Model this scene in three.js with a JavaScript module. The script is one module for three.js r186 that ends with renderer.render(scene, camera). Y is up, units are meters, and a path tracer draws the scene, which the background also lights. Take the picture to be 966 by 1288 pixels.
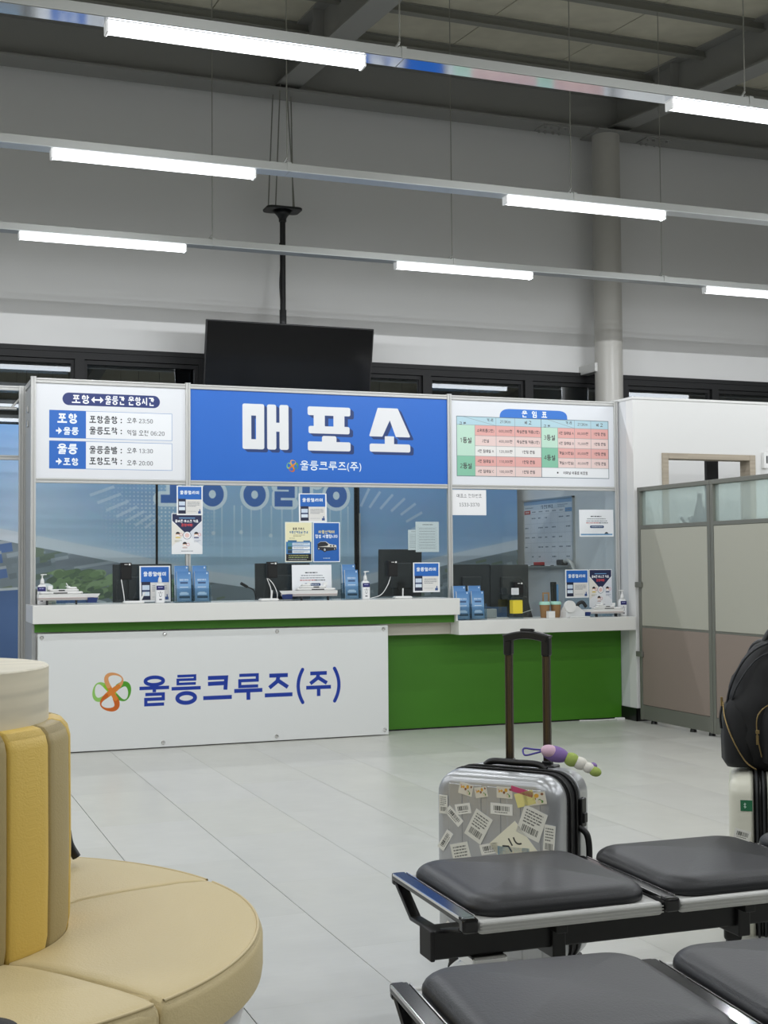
import * as THREE from 'three';
import { RoundedBoxGeometry } from 'three/addons/geometries/RoundedBoxGeometry.js';
import { mergeGeometries, mergeVertices, toCreasedNormals } from 'three/addons/utils/BufferGeometryUtils.js';

// ---------------------------------------------------------------- camera, night outside, exposure
const scene = new THREE.Scene();
scene.background = new THREE.Color(0x030407);
const camera = new THREE.PerspectiveCamera(42.74, 966 / 1288, 0.05, 100);
camera.position.set(-0.889, 1.22, 8.99);
camera.rotation.set(0.040041, -0.362752, -0.0075819, 'YXZ');
const renderer = new THREE.WebGLRenderer({ antialias: true });
renderer.toneMapping = THREE.LinearToneMapping;
renderer.toneMappingExposure = 1.18;
renderer.shadowMap.enabled = true;
const LAMP_LIGHT = 1.0, LAMP_GLOW = 3;          // the three bulbs inside each batten's diffuser, glow of the diffuser

// ---------------------------------------------------------------- helpers
const V = (x, y, z) => new THREE.Vector3(x, y, z);
let seed = 7;
const rnd = () => { seed = (seed * 1664525 + 1013904223) >>> 0; return seed / 4294967296; };
const used = new Map();
function numbered(name) { const n = used.get(name) ?? 0; used.set(name, n + 1); return n ? name + '_' + String(n).padStart(3, '0') : name; }
function tag(o, label, category, group) { o.userData.label = label; o.userData.category = category; if (group) o.userData.group = group; return o; }
function thing(name, label, category, p = [0, 0, 0], turn = 0, group) {
  const o = new THREE.Group(); o.name = numbered(name); o.position.set(...p); o.rotation.y = turn; scene.add(o);
  return tag(o, label, category, group);
}
function structure(name) { const o = new THREE.Group(); o.name = numbered(name); o.userData.kind = 'structure'; scene.add(o); return o; }
function clean(g) {
  g = g.index ? g.toNonIndexed() : g;
  for (const k of Object.keys(g.attributes)) if (!['position', 'normal', 'uv'].includes(k)) g.deleteAttribute(k);
  g.morphAttributes = {}; g.clearGroups();
  return g;
}
function part(name, geo, mat, parent, label) {
  if (Array.isArray(geo)) geo = geo.length > 1 ? mergeGeometries(geo.map(clean)) : geo[0];
  const m = new THREE.Mesh(geo, mat); m.name = name; m.castShadow = m.receiveShadow = true;
  if (label) m.userData.label = label;
  (parent ?? scene).add(m);
  return m;
}
function copyOf(o, p, turn, label, group) {
  const c = o.clone(); c.name = numbered(o.name.replace(/_\d{3}$/, '')); c.position.set(...p); if (turn !== null) c.rotation.y = turn;
  c.userData = { ...o.userData, label }; if (group) c.userData.group = group;
  scene.add(c); return c;
}
const bx = (w, h, d, x = 0, y = 0, z = 0, r = 0) => (r ? new RoundedBoxGeometry(w, h, d, 2, r) : new THREE.BoxGeometry(w, h, d)).translate(x, y, z);
const span = (x0, x1, y0, y1, z0, z1, r = 0) => bx(x1 - x0, y1 - y0, z1 - z0, (x0 + x1) / 2, (y0 + y1) / 2, (z0 + z1) / 2, r);
const cyl = (r0, r1, h, x = 0, y = 0, z = 0, n = 24) => new THREE.CylinderGeometry(r0, r1, h, n).translate(x, y, z);
const tube = (pts, r, n = 24, s = 8, closed = false) => new THREE.TubeGeometry(new THREE.CatmullRomCurve3(pts.map((p) => (p.isVector3 ? p : V(...p))), closed), n, r, s, closed);
function rod(a, b, r, s = 8) {
  const A = V(...a), B = V(...b), g = new THREE.CylinderGeometry(r, r, A.distanceTo(B), s);
  g.applyQuaternion(new THREE.Quaternion().setFromUnitVectors(V(0, 1, 0), B.clone().sub(A).normalize()));
  return g.translate((A.x + B.x) / 2, (A.y + B.y) / 2, (A.z + B.z) / 2);
}
function metres(g, s = 1) {                      // uv in metres from the dominant normal
  g = clean(g); const p = g.attributes.position, n = g.attributes.normal, uv = new Float32Array(p.count * 2);
  for (let i = 0; i < p.count; i++) {
    const ax = Math.abs(n.getX(i)), ay = Math.abs(n.getY(i)), az = Math.abs(n.getZ(i));
    const [u, v] = ay > ax && ay > az ? [p.getX(i), p.getZ(i)] : ax > az ? [p.getZ(i), p.getY(i)] : [p.getX(i), p.getY(i)];
    uv[i * 2] = u * s; uv[i * 2 + 1] = v * s;
  }
  return g.setAttribute('uv', new THREE.BufferAttribute(uv, 2));
}
// closed rings of equal length joined into one skin, ends closed by fans
function loft(rings, crease = 0) {
  const n = rings[0].length, pos = [], uv = [], idx = [];
  rings.forEach((r, k) => r.forEach((p, i) => { pos.push(p.x, p.y, p.z); uv.push(i / n * 2, k / rings.length); }));
  for (let k = 0; k + 1 < rings.length; k++) for (let i = 0; i < n; i++) {
    const a = k * n + i, b = k * n + (i + 1) % n, c = a + n, d = b + n;
    idx.push(a, b, d, a, d, c);
  }
  for (const [k, flip] of [[0, true], [rings.length - 1, false]]) {
    const c = rings[k].reduce((s, p) => s.add(p), V(0, 0, 0)).multiplyScalar(1 / n), at = pos.length / 3;
    pos.push(c.x, c.y, c.z); uv.push(0.5, k / rings.length);
    for (let i = 0; i < n; i++) { const a = k * n + i, b = k * n + (i + 1) % n; flip ? idx.push(at, b, a) : idx.push(at, a, b); }
  }
  let g = new THREE.BufferGeometry();
  g.setAttribute('position', new THREE.Float32BufferAttribute(pos, 3)); g.setAttribute('uv', new THREE.Float32BufferAttribute(uv, 2)); g.setIndex(idx);
  // make sure the skin faces outwards
  let vol = 0; const a = V(), b = V(), c = V();
  for (let i = 0; i < idx.length; i += 3) { a.fromArray(pos, idx[i] * 3); b.fromArray(pos, idx[i + 1] * 3); c.fromArray(pos, idx[i + 2] * 3); vol += a.dot(b.cross(c)); }
  if (vol < 0) for (let i = 0; i < idx.length; i += 3) { const t = idx[i]; idx[i] = idx[i + 1]; idx[i + 1] = t; }
  g.setIndex(idx); g.computeVertexNormals();
  return crease ? toCreasedNormals(g, crease) : g;
}
function rr(w, d, r, n = 6) {                      // rounded rectangle outline, centred
  const out = [];
  for (const [sx, sz, a0] of [[1, 1, 0], [-1, 1, 90], [-1, -1, 180], [1, -1, 270]]) for (let i = 0; i <= n; i++) {
    const a = (a0 + 90 * i / n) * Math.PI / 180;
    out.push([sx * (w / 2 - r) + Math.cos(a) * r, sz * (d / 2 - r) + Math.sin(a) * r]);
  }
  return out;
}
const layers = (w, d, r, list, n = 6) => loft(list.map(([t, y]) => rr(w - 2 * t, d - 2 * t, Math.max(r - t, Math.min(r, 0.004)), n).map(([x, z]) => V(x, y, z))));
function cushion(w, d, h, r) {
  const L = [[0.008, 0], [0.001, 0.004], [0, h * 0.22]];
  for (let i = 1; i <= 7; i++) { const a = i / 7 * Math.PI / 2; L.push([0.055 * (1 - Math.cos(a)), h * (0.22 + 0.56 * Math.sin(a))]); }
  const m = Math.min(w, d) / 2 - 0.004; for (let i = 1; i <= 8; i++) { const k = i / 8; L.push([0.055 + (m - 0.055) * k, h * (0.78 + 0.22 * Math.sin(k * Math.PI / 2))]); }
  return layers(w, d, r, L, 8);
}
function extrude(pts, depth, bevel = 0, holes) {
  const s = new THREE.Shape(pts.map((p) => new THREE.Vector2(...p)));
  (holes ?? []).forEach((h) => s.holes.push(new THREE.Path(h.map((p) => new THREE.Vector2(...p)))));
  return new THREE.ExtrudeGeometry(s, { depth, bevelEnabled: bevel > 0, bevelSize: bevel, bevelThickness: bevel, bevelSegments: 2, steps: 1 });
}
const lathe = (pts, n = 28) => new THREE.LatheGeometry(pts.map((p) => new THREE.Vector2(...p)), n);

// ---------------------------------------------------------------- textures
function canvas(w, h, draw) {
  const c = document.createElement('canvas'); c.width = w; c.height = h;
  draw(c.getContext('2d'), w, h);
  const t = new THREE.CanvasTexture(c); t.colorSpace = THREE.SRGBColorSpace; t.anisotropy = 8; return t;
}
const hash = (x, y, s) => { let n = (x * 374761393 + y * 668265263 + s * 974711) | 0; n = Math.imul(n ^ (n >>> 13), 1274126177); return ((n ^ (n >>> 16)) >>> 0) / 4294967296; };
function tileNoise(x, y, period, s) {
  const xi = Math.floor(x), yi = Math.floor(y), fx = x - xi, fy = y - yi, m = (v) => ((v % period) + period) % period;
  const u = fx * fx * (3 - 2 * fx), v = fy * fy * (3 - 2 * fy), h = (a, b) => hash(m(a), m(b), s);
  return (h(xi, yi) * (1 - u) + h(xi + 1, yi) * u) * (1 - v) + (h(xi, yi + 1) * (1 - u) + h(xi + 1, yi + 1) * u) * v;
}
function noiseTexture(size, f, color) {           // f(u, v) in 0..1; tiles
  const d = new Uint8Array(size * size * 4);
  for (let y = 0; y < size; y++) for (let x = 0; x < size; x++) {
    const c = f(x / size, y / size), i = (y * size + x) * 4, a = Array.isArray(c) ? c : [c, c, c];
    for (let k = 0; k < 3; k++) d[i + k] = Math.max(0, Math.min(255, a[k] * 255)); d[i + 3] = 255;
  }
  const t = new THREE.DataTexture(d, size, size); t.wrapS = t.wrapT = THREE.RepeatWrapping; t.magFilter = THREE.LinearFilter; t.minFilter = THREE.LinearFilter;
  if (color) t.colorSpace = THREE.SRGBColorSpace; t.needsUpdate = true; return t;
}
const fbm = (u, v, p, s) => 0.5 * tileNoise(u * p, v * p, p, s) + 0.3 * tileNoise(u * p * 2, v * p * 2, p * 2, s + 1) + 0.2 * tileNoise(u * p * 4, v * p * 4, p * 4, s + 2);
const grainTex = noiseTexture(256, (u, v) => 0.35 * tileNoise(u * 64, v * 64, 64, 3) + 0.65 * tileNoise(u * 128, v * 128, 128, 4));
const fabricTex = noiseTexture(256, (u, v) => 0.5 + 0.25 * Math.sin(u * 2 * Math.PI * 64) * Math.sin(v * 2 * Math.PI * 64) + 0.25 * (hash(u * 256 | 0, v * 256 | 0, 9) - 0.5));
const tileTex = noiseTexture(512, (u, v) => { const n = fbm(u, v, 8, 11), s = tileNoise(u * 6, v * 160, 160, 5); const k = 0.95 + 0.04 * n + 0.012 * s; return [k, k, k * 0.99]; }, true);
const woodTex = noiseTexture(512, (u, v) => { const n = fbm(u * 0.999, v, 4, 31), s = tileNoise(u * 4 + n, v * 96, 96, 6); const k = 0.86 + 0.1 * s + 0.04 * n; return [k, k * 0.985, k * 0.94]; }, true);
const sootTex = noiseTexture(256, (u, v) => { const k = 0.9 + 0.1 * fbm(u, v, 5, 41); return [k, k, k]; }, true);

// ---------------------------------------------------------------- materials
const std = (color, roughness = 0.6, metalness = 0, more = {}) => new THREE.MeshStandardMaterial({ color, roughness, metalness, ...more });
const phys = (color, roughness, more) => new THREE.MeshPhysicalMaterial({ color, roughness, ...more });
const M = {
  wall: std(0xe2e2e0, 0.7), wallFar: std(0x9a9a96, 0.8), wallWhite: std(0xdcdcda, 0.55), wallGloss: std(0xd2d4d6, 0.22),
  steel: std(0x92928e, 0.6), steelDark: std(0x84847c, 0.65), roofPanel: std(0xcfcbb8, 0.85, 0, { map: sootTex }),
  dark: std(0x17181a, 0.45), windowFrame: std(0x0c0d0f, 0.6), black: std(0x0c0c0d, 0.4), blackGloss: std(0x08080a, 0.12), blackMatte: std(0x131315, 0.75), charcoal: std(0x2b2d2f, 0.6),
  alu: std(0xc9c9c6, 0.35, 0.85), aluBright: std(0xdadad8, 0.28, 0.9), chrome: std(0xe0e0e0, 0.12, 1), aluPaint: std(0xc2c2bf, 0.4, 0.3),
  galv: std(0xb2b4b1, 0.45, 0.5), galvGloss: std(0xc3c7cc, 0.09, 1), galvSoft: std(0xc0c3c4, 0.42, 0.6),
  white: std(0xe8e8e6, 0.45), whiteGloss: std(0xe6e7e7, 0.16), worktop: std(0xe4e4e0, 0.3), beigeBoard: std(0xbdb9ac, 0.6), greyBoard: std(0xa4a6a6, 0.6),
  green: std(0x3d7a12, 0.5), paper: std(0xeceded, 0.8), blackLeather: std(0x1b1c1f, 0.42, 0, { bumpMap: grainTex, bumpScale: 0.00025 }),
  tan: std(0xcdbb8d, 0.5, 0, { bumpMap: grainTex, bumpScale: 0.0006 }), tanDark: std(0xa89769, 0.52, 0, { bumpMap: grainTex, bumpScale: 0.0006 }),
  yellow: std(0xd9b95c, 0.5, 0, { bumpMap: grainTex, bumpScale: 0.0006 }), piping: std(0xd0be92, 0.5), seam: std(0x6d5c38, 0.8),
  whiteWood: std(0xe0dccf, 0.5, 0, { map: woodTex }), doorWood: std(0xb4aba0, 0.55, 0, { map: woodTex }),
  glass: phys(0xf6fafa, 0.0, { transmission: 1, thickness: 0, ior: 1.45 }), nightGlass: phys(0xb9c4cc, 0.0, { transmission: 1, thickness: 0, ior: 2.3 }),
  frost: phys(0xe6efec, 0.3, { transmission: 0.85, thickness: 0, ior: 1.4 }), acrylic: phys(0xe9f1f6, 0.03, { transmission: 1, thickness: 0, ior: 1.45 }),
  fabricBeige: std(0xaaa99c, 0.9, 0, { bumpMap: fabricTex, bumpScale: 0.0008 }), fabricMauve: std(0x8a7d73, 0.9, 0, { bumpMap: fabricTex, bumpScale: 0.0008 }),
  partGrey: std(0x74756d, 0.5, 0.2), silverShell: std(0xb4b6b8, 0.3, 0.55), creamShell: std(0xd9d8c8, 0.35), rubber: std(0x0e0e0f, 0.6),
  nylon: std(0x0a0b0d, 0.68, 0, { bumpMap: fabricTex, bumpScale: 0.0003 }), gold: std(0xa68f62, 0.35, 0.9), bronze: std(0x5c544b, 0.28, 0.85),
  grout: std(0x7d7d78, 0.8), tiles: [0xd0d0cc, 0xd3d3cf, 0xcecec9, 0xd1d1cb].map((c) => std(c, 0.3, 0, { map: tileTex })),
  navy: std(0x1d2a5c, 0.4), red: std(0xb3262b, 0.5), yellowPaper: std(0xe6cf3a, 0.7), kraft: std(0x9a7750, 0.85), mint: std(0xa9d8c6, 0.5), skyBlue: std(0x6f9fd0, 0.5),
  shipWhite: std(0xeeeeec, 0.35), shipKeel: std(0xc9c4c2, 0.4), shipBlue: std(0x1e3570, 0.4), shipRed: std(0xa8322e, 0.45), purple: std(0x8a70ac, 0.9), lime: std(0xa3b660, 0.9), plushWhite: std(0xe9e6dc, 0.9),
};
const sideways = (front, side = M.paper, back = side) => [side, side, side, side, front, back];
const print = (t, rough = 0.55) => std(0xffffff, rough, 0, { map: t });
// flat printed thing: box with the print on its +z face
const sheet = (name, w, h, d, tex, parent, rough, side, back) => part(name, new THREE.BoxGeometry(w, h, d), sideways(print(tex, rough), side ?? M.paper, back), parent);

// ---------------------------------------------------------------- hangul written stroke by stroke
const C0 = 'ㄱㄲㄴㄷㄸㄹㅁㅂㅃㅅㅆㅇㅈㅉㅊㅋㅌㅍㅎ', V0 = 'ㅏㅐㅑㅒㅓㅔㅕㅖㅗㅘㅙㅚㅛㅜㅝㅞㅟㅠㅡㅢㅣ', T0 = ['', 'ㄱ', 'ㄲ', 'ㄳ', 'ㄴ', 'ㄵ', 'ㄶ', 'ㄷ', 'ㄹ', 'ㄺ', 'ㄻ', 'ㄼ', 'ㄽ', 'ㄾ', 'ㄿ', 'ㅀ', 'ㅁ', 'ㅂ', 'ㅄ', 'ㅅ', 'ㅆ', 'ㅇ', 'ㅈ', 'ㅊ', 'ㅋ', 'ㅌ', 'ㅍ', 'ㅎ'];
const O = (x, y, a, b) => ({ o: [x, y, a, b] });
const JA = {
  ㄱ: [[0.06, 0.08, 0.92, 0.08, 0.86, 0.96]], ㄴ: [[0.1, 0.04, 0.1, 0.9, 0.96, 0.9]], ㄷ: [[0.94, 0.08, 0.1, 0.08, 0.1, 0.92, 0.96, 0.92]],
  ㄹ: [[0.08, 0.04, 0.92, 0.04, 0.92, 0.48, 0.1, 0.48, 0.1, 0.96, 0.96, 0.96]], ㅁ: [[0.1, 0.06, 0.9, 0.06, 0.9, 0.94, 0.1, 0.94, 0.1, 0.06]],
  ㅂ: [[0.1, 0.02, 0.1, 0.95, 0.9, 0.95, 0.9, 0.02], [0.1, 0.48, 0.9, 0.48]], ㅅ: [[0.5, 0.04, 0.42, 0.5, 0.06, 0.96], [0.47, 0.36, 0.94, 0.96]], ㅇ: [O(0.5, 0.5, 0.42, 0.44)],
  ㅈ: [[0.06, 0.08, 0.94, 0.08], [0.5, 0.08, 0.44, 0.5, 0.06, 0.96], [0.47, 0.45, 0.94, 0.96]], ㅊ: [[0.34, 0, 0.66, 0], [0.06, 0.24, 0.94, 0.24], [0.5, 0.24, 0.42, 0.6, 0.06, 0.98], [0.47, 0.52, 0.94, 0.98]],
  ㅋ: [[0.06, 0.08, 0.9, 0.08, 0.86, 0.96], [0.06, 0.5, 0.88, 0.48]], ㅌ: [[0.94, 0.06, 0.1, 0.06, 0.1, 0.94, 0.96, 0.94], [0.1, 0.5, 0.9, 0.5]],
  ㅍ: [[0.04, 0.08, 0.96, 0.08], [0.04, 0.92, 0.96, 0.92], [0.32, 0.08, 0.32, 0.92], [0.68, 0.08, 0.68, 0.92]], ㅎ: [[0.34, 0, 0.66, 0], [0.06, 0.24, 0.94, 0.24], O(0.5, 0.68, 0.36, 0.28)],
};
const VO = { // strokes in the vowel's own box
  ㅏ: [[0.35, 0, 0.35, 1], [0.35, 0.48, 0.95, 0.48]], ㅑ: [[0.35, 0, 0.35, 1], [0.35, 0.34, 0.95, 0.34], [0.35, 0.62, 0.95, 0.62]], ㅓ: [[0.75, 0, 0.75, 1], [0.1, 0.48, 0.75, 0.48]], ㅕ: [[0.75, 0, 0.75, 1], [0.1, 0.34, 0.75, 0.34], [0.1, 0.62, 0.75, 0.62]],
  ㅣ: [[0.55, 0, 0.55, 1]], ㅐ: [[0.2, 0.03, 0.2, 0.97], [0.8, 0, 0.8, 1], [0.2, 0.48, 0.8, 0.48]], ㅔ: [[0.45, 0.03, 0.45, 0.97], [0.9, 0, 0.9, 1], [0, 0.48, 0.45, 0.48]], ㅖ: [[0.45, 0.03, 0.45, 0.97], [0.9, 0, 0.9, 1], [0, 0.36, 0.45, 0.36], [0, 0.6, 0.45, 0.6]],
  ㅗ: [[0, 0.85, 1, 0.85], [0.5, 0.1, 0.5, 0.85]], ㅛ: [[0, 0.85, 1, 0.85], [0.33, 0.1, 0.33, 0.85], [0.67, 0.1, 0.67, 0.85]], ㅜ: [[0, 0.2, 1, 0.2], [0.5, 0.2, 0.5, 1]], ㅠ: [[0, 0.2, 1, 0.2], [0.33, 0.2, 0.33, 1], [0.67, 0.2, 0.67, 1]], ㅡ: [[0, 0.5, 1, 0.5]],
};
function strokes(ctx, list, x, y, w, h) {
  for (const s of list) {
    ctx.beginPath();
    if (s.o) ctx.ellipse(x + s.o[0] * w, y + s.o[1] * h, s.o[2] * w, s.o[3] * h, 0, 0, 7);
    else for (let i = 0; i < s.length; i += 2) ctx[i ? 'lineTo' : 'moveTo'](x + s[i] * w, y + s[i + 1] * h);
    ctx.stroke();
  }
}
function syllable(ctx, ch, x, y, w, h) {
  const code = ch.charCodeAt(0) - 0xac00, L = C0[(code / 588) | 0], v = V0[((code % 588) / 28) | 0], T = T0[code % 28];
  const lw = ctx.lineWidth, put = (list, a, b, c, d) => { ctx.lineWidth = lw * (list === JA.ㄹ || list === JA.ㅎ || list === JA.ㅊ || list === JA.ㅌ ? (d < 0.35 ? 0.66 : d < 0.45 ? 0.8 : 0.9) : d < 0.35 && T ? 0.85 : 1); strokes(ctx, list, x + a * w, y + b * h, c * w, d * h); ctx.lineWidth = lw; };
  if ('ㅗㅛㅜㅠㅡ'.includes(v)) {
    if (T) { put(JA[L], 0.14, 0.0, 0.72, 0.3); put(VO[v], 0.0, 0.355, 1.0, 0.19); put(JA[T], 0.14, 0.6, 0.72, 0.39); }
    else if (v === 'ㅡ') { put(JA[L], 0.12, 0.08, 0.76, 0.5); put(VO[v], 0.0, 0.68, 1.0, 0.3); }
    else { put(JA[L], 0.12, 0.05, 0.76, 0.44); put(VO[v], 0.0, 0.54, 1.0, 0.42); }
  } else if ('ㅘㅙㅚㅝㅞㅟㅢ'.includes(v)) {
    const a = { ㅘ: 'ㅗㅏ', ㅙ: 'ㅗㅐ', ㅚ: 'ㅗㅣ', ㅝ: 'ㅜㅓ', ㅞ: 'ㅜㅔ', ㅟ: 'ㅜㅣ', ㅢ: 'ㅡㅣ' }[v], k = T ? 0.62 : 1;
    put(JA[L], 0.12, 0.04, 0.46, 0.42 * k); put(VO[a[0]], 0.05, 0.5 * k, 0.6, 0.36 * k); put(VO[a[1]], 0.66, 0.02, 0.3, 0.94 * k);
    if (T) put(JA[T], 0.2, 0.66, 0.66, 0.3);
  } else if (T) { put(JA[L], 0.06, 0.04, 0.5, 0.44); put(VO[v], 0.6, 0.0, 0.34, 0.53); put(JA[T], 0.2, 0.61, 0.7, 0.37); }
  else { put(JA[L], 0.06, 0.14, 0.5, 0.64); put(VO[v], 0.6, 0.02, 0.34, 0.94); }
}
// a line of text: hangul by strokes, everything else in the sans font; x is left, centre or right by align, y the top
function text(ctx, s, x, y, size, color, { weight = 0.11, align = 'left', squeeze = 1, font = 'sans-serif', bold = false } = {}) {
  ctx.save(); ctx.strokeStyle = ctx.fillStyle = color; ctx.lineWidth = size * weight; ctx.lineCap = 'butt'; ctx.lineJoin = 'miter';
  ctx.font = (bold ? 'bold ' : '') + size * 0.98 + 'px ' + font; ctx.textBaseline = 'alphabetic';
  const wide = [...s].map((c) => (c >= '가' && c <= '힣' ? size * 1.0 * squeeze : ctx.measureText(c).width * (c === ' ' ? 1.1 : 1)));
  let at = x - { left: 0, center: 0.5, right: 1 }[align] * wide.reduce((a, b) => a + b, 0);
  [...s].forEach((c, i) => {
    if (c >= '가' && c <= '힣') syllable(ctx, c, at + size * 0.03, y + size * 0.04, size * 0.92 * squeeze, size * 0.92);
    else ctx.fillText(c, at, y + size * 0.86);
    at += wide[i];
  });
  ctx.restore();
}
function greek(ctx, x, y, w, size, color = '#667', lines = 1, gap = 1.7) {      // print too small to read
  ctx.fillStyle = color;
  for (let l = 0; l < lines; l++) { let at = x; const end = x + w * (l === lines - 1 && lines > 1 ? 0.7 : 1); while (at < end) { const k = size * (0.5 + 1.6 * rnd()); ctx.fillRect(at, y + l * size * gap, Math.min(k, end - at), size * 0.75); at += k + size * 0.4; } }
}
const fill = (ctx, c, x, y, w, h) => { ctx.fillStyle = c; ctx.fillRect(x, y, w, h); };
function arrow(ctx, x0, x1, y, t, both) {
  const h = t * 2.1; ctx.beginPath();
  ctx.moveTo(x1, y); ctx.lineTo(x1 - h, y - h); ctx.lineTo(x1 - h, y - t / 2);
  if (both) { ctx.lineTo(x0 + h, y - t / 2); ctx.lineTo(x0 + h, y - h); ctx.lineTo(x0, y); ctx.lineTo(x0 + h, y + h); ctx.lineTo(x0 + h, y + t / 2); } else { ctx.lineTo(x0, y - t / 2); ctx.lineTo(x0, y + t / 2); }
  ctx.lineTo(x1 - h, y + t / 2); ctx.lineTo(x1 - h, y + h); ctx.fill();
}
// the four-loop ribbon emblem: an upright orange ribbon crossing a level green one
function emblem(ctx, cx, cy, r) {
  const ribbon = (turn, c0, c1, c2) => {
    ctx.save(); ctx.translate(cx, cy); ctx.rotate(turn);
    const N = 90; let last = null;
    for (let i = 0; i <= N; i++) {
      const a = i / N * Math.PI * 2, x = Math.sin(a) * r, y = Math.sin(a) * Math.cos(a) * r * 0.92, w = r * (0.07 + 0.24 * (0.5 + 0.5 * Math.cos(a * 2 + Math.sin(a) * 1.2)) * (Math.sin(a + 0.6) > -0.3 ? 1 : 0.75));
      if (last) { const g = 0.5 + 0.5 * Math.sin(a); ctx.strokeStyle = g > 0.66 ? c0 : g > 0.33 ? c1 : c2; ctx.lineWidth = w; ctx.lineCap = 'round'; ctx.beginPath(); ctx.moveTo(...last); ctx.lineTo(x, y); ctx.stroke(); }
      last = [x, y];
    }
    ctx.restore();
  };
  ribbon(0.06, '#4f9a2c', '#86c02f', '#8fc463');
  ribbon(Math.PI / 2 + 0.22, '#c9621c', '#d97f2e', '#d99a63');
}

// ================================================================ the hall
const HX0 = -6.6, HX1 = 12.4, HZ0 = -3.6, HZ1 = 13;
{
  const floor = structure('floor');
  part('slab', metres(span(HX0 - 0.2, HX1 + 0.2, -0.2, -0.004, HZ0 - 0.2, HZ1 + 0.2)), M.grout, floor);
  const PX = 0.4545, PZ = 0.909, rest = [];
  const tile = (w, d) => { const g = layers(w, d, 0.0008, [[0, 0], [0, 0.0044]], 1); const p = g.attributes.position, uv = g.attributes.uv; for (let i = 0; i < p.count; i++) uv.setXY(i, p.getX(i), p.getZ(i)); return g; };
  const shapes = [0, 1, 2, 3].map((k) => { const g = tile(PX - 0.0036, PZ - 0.0014).clone(), uv = g.attributes.uv; for (let i = 0; i < uv.count; i++) uv.setXY(i, uv.getX(i) + k * 0.27, uv.getY(i) + k * 0.41); return g; });
  for (let i = -15; i < 28; i++) for (let j = -4; j < 15; j++) {
    const x = 0.04 + PX * (i + 0.5), z = PZ * (j + 0.5) + (i % 2 ? 0.4545 : 0), k = Math.floor(rnd() * 4), q = Math.floor(rnd() * 4);
    if (x - PX / 2 < HX0 || x + PX / 2 > HX1 || z - PZ / 2 < HZ0 || z + PZ / 2 > HZ1) continue;
    if (x > -1.6 && x < 5.6 && z > -0.4 && z < 7.6 && (z < 6.2 || x < 1.6)) { const m = part('tile', shapes[k], M.tiles[q], floor); m.position.set(x, -0.0044, z); }
    else rest.push(clean(shapes[k]).clone().translate(x, -0.0044, z));
  }
  const r = part('tile', mergeGeometries(rest), M.tiles[0], floor); r.userData.kind = 'stuff';
}
const struct = (name, geo, mat) => { const m = part(numbered(name), geo, mat); m.userData.kind = 'structure'; return m; };
{ // walls: the back one has a ribbon of windows
  struct('wall_back', [span(HX0, HX1, 0, 2.2, HZ0 - 0.25, HZ0), span(HX0, HX1, 3.28, 7.4, HZ0 - 0.25, HZ0)].map((g) => metres(g, 0.5)), M.wall);
  struct('wall_left', metres(span(HX0 - 0.2, HX0, 0, 7.4, HZ0 - 0.25, HZ1), 0.5), M.wallFar);
  struct('wall_right', metres(span(HX1, HX1 + 0.2, 0, 7.4, HZ0 - 0.25, HZ1), 0.5), M.wallFar);
  struct('wall_front', metres(span(HX0 - 0.2, HX1 + 0.2, 0, 7.4, HZ1, HZ1 + 0.2), 0.5), M.wallFar);
  struct('trim_1', [span(HX0, HX1, 3.255, 3.3, HZ0 - 0.01, HZ0 + 0.035)], M.windowFrame);
  // window strip, mullions every 1.19 m
  for (let k = 0, x = 4.375 - 1.19 * 9; x < HX1 - 0.6; x += 1.19, k++) {
    const w = structure('window_' + (k + 1)), x1 = Math.min(x + 1.19, HX1), f = [];
    f.push(span(x - 0.045, x + 0.045, 2.2, 3.27, HZ0 - 0.2, HZ0 + 0.02), span(x + 0.045, x1 - 0.045, 3.19, 3.27, HZ0 - 0.2, HZ0 + 0.02), span(x + 0.045, x1 - 0.045, 2.2, 2.27, HZ0 - 0.2, HZ0 + 0.02));
    f.push(span(x + 0.045, x + 0.075, 2.27, 3.19, HZ0 - 0.07, HZ0 - 0.02), span(x1 - 0.075, x1 - 0.045, 2.27, 3.19, HZ0 - 0.07, HZ0 - 0.02), span(x + 0.075, x1 - 0.075, 3.15, 3.19, HZ0 - 0.07, HZ0 - 0.02));
    part('window_frame', f, M.windowFrame, w);
    part('pane', span(x + 0.07, x1 - 0.07, 2.27, 3.17, HZ0 - 0.052, HZ0 - 0.046), M.nightGlass, w);
    part('pane', span(x + 0.045, x1 - 0.045, 2.27, 3.19, HZ0 - 0.166, HZ0 - 0.16), M.nightGlass, w);
  }
}
const TILT = Math.atan(0.093);
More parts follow.
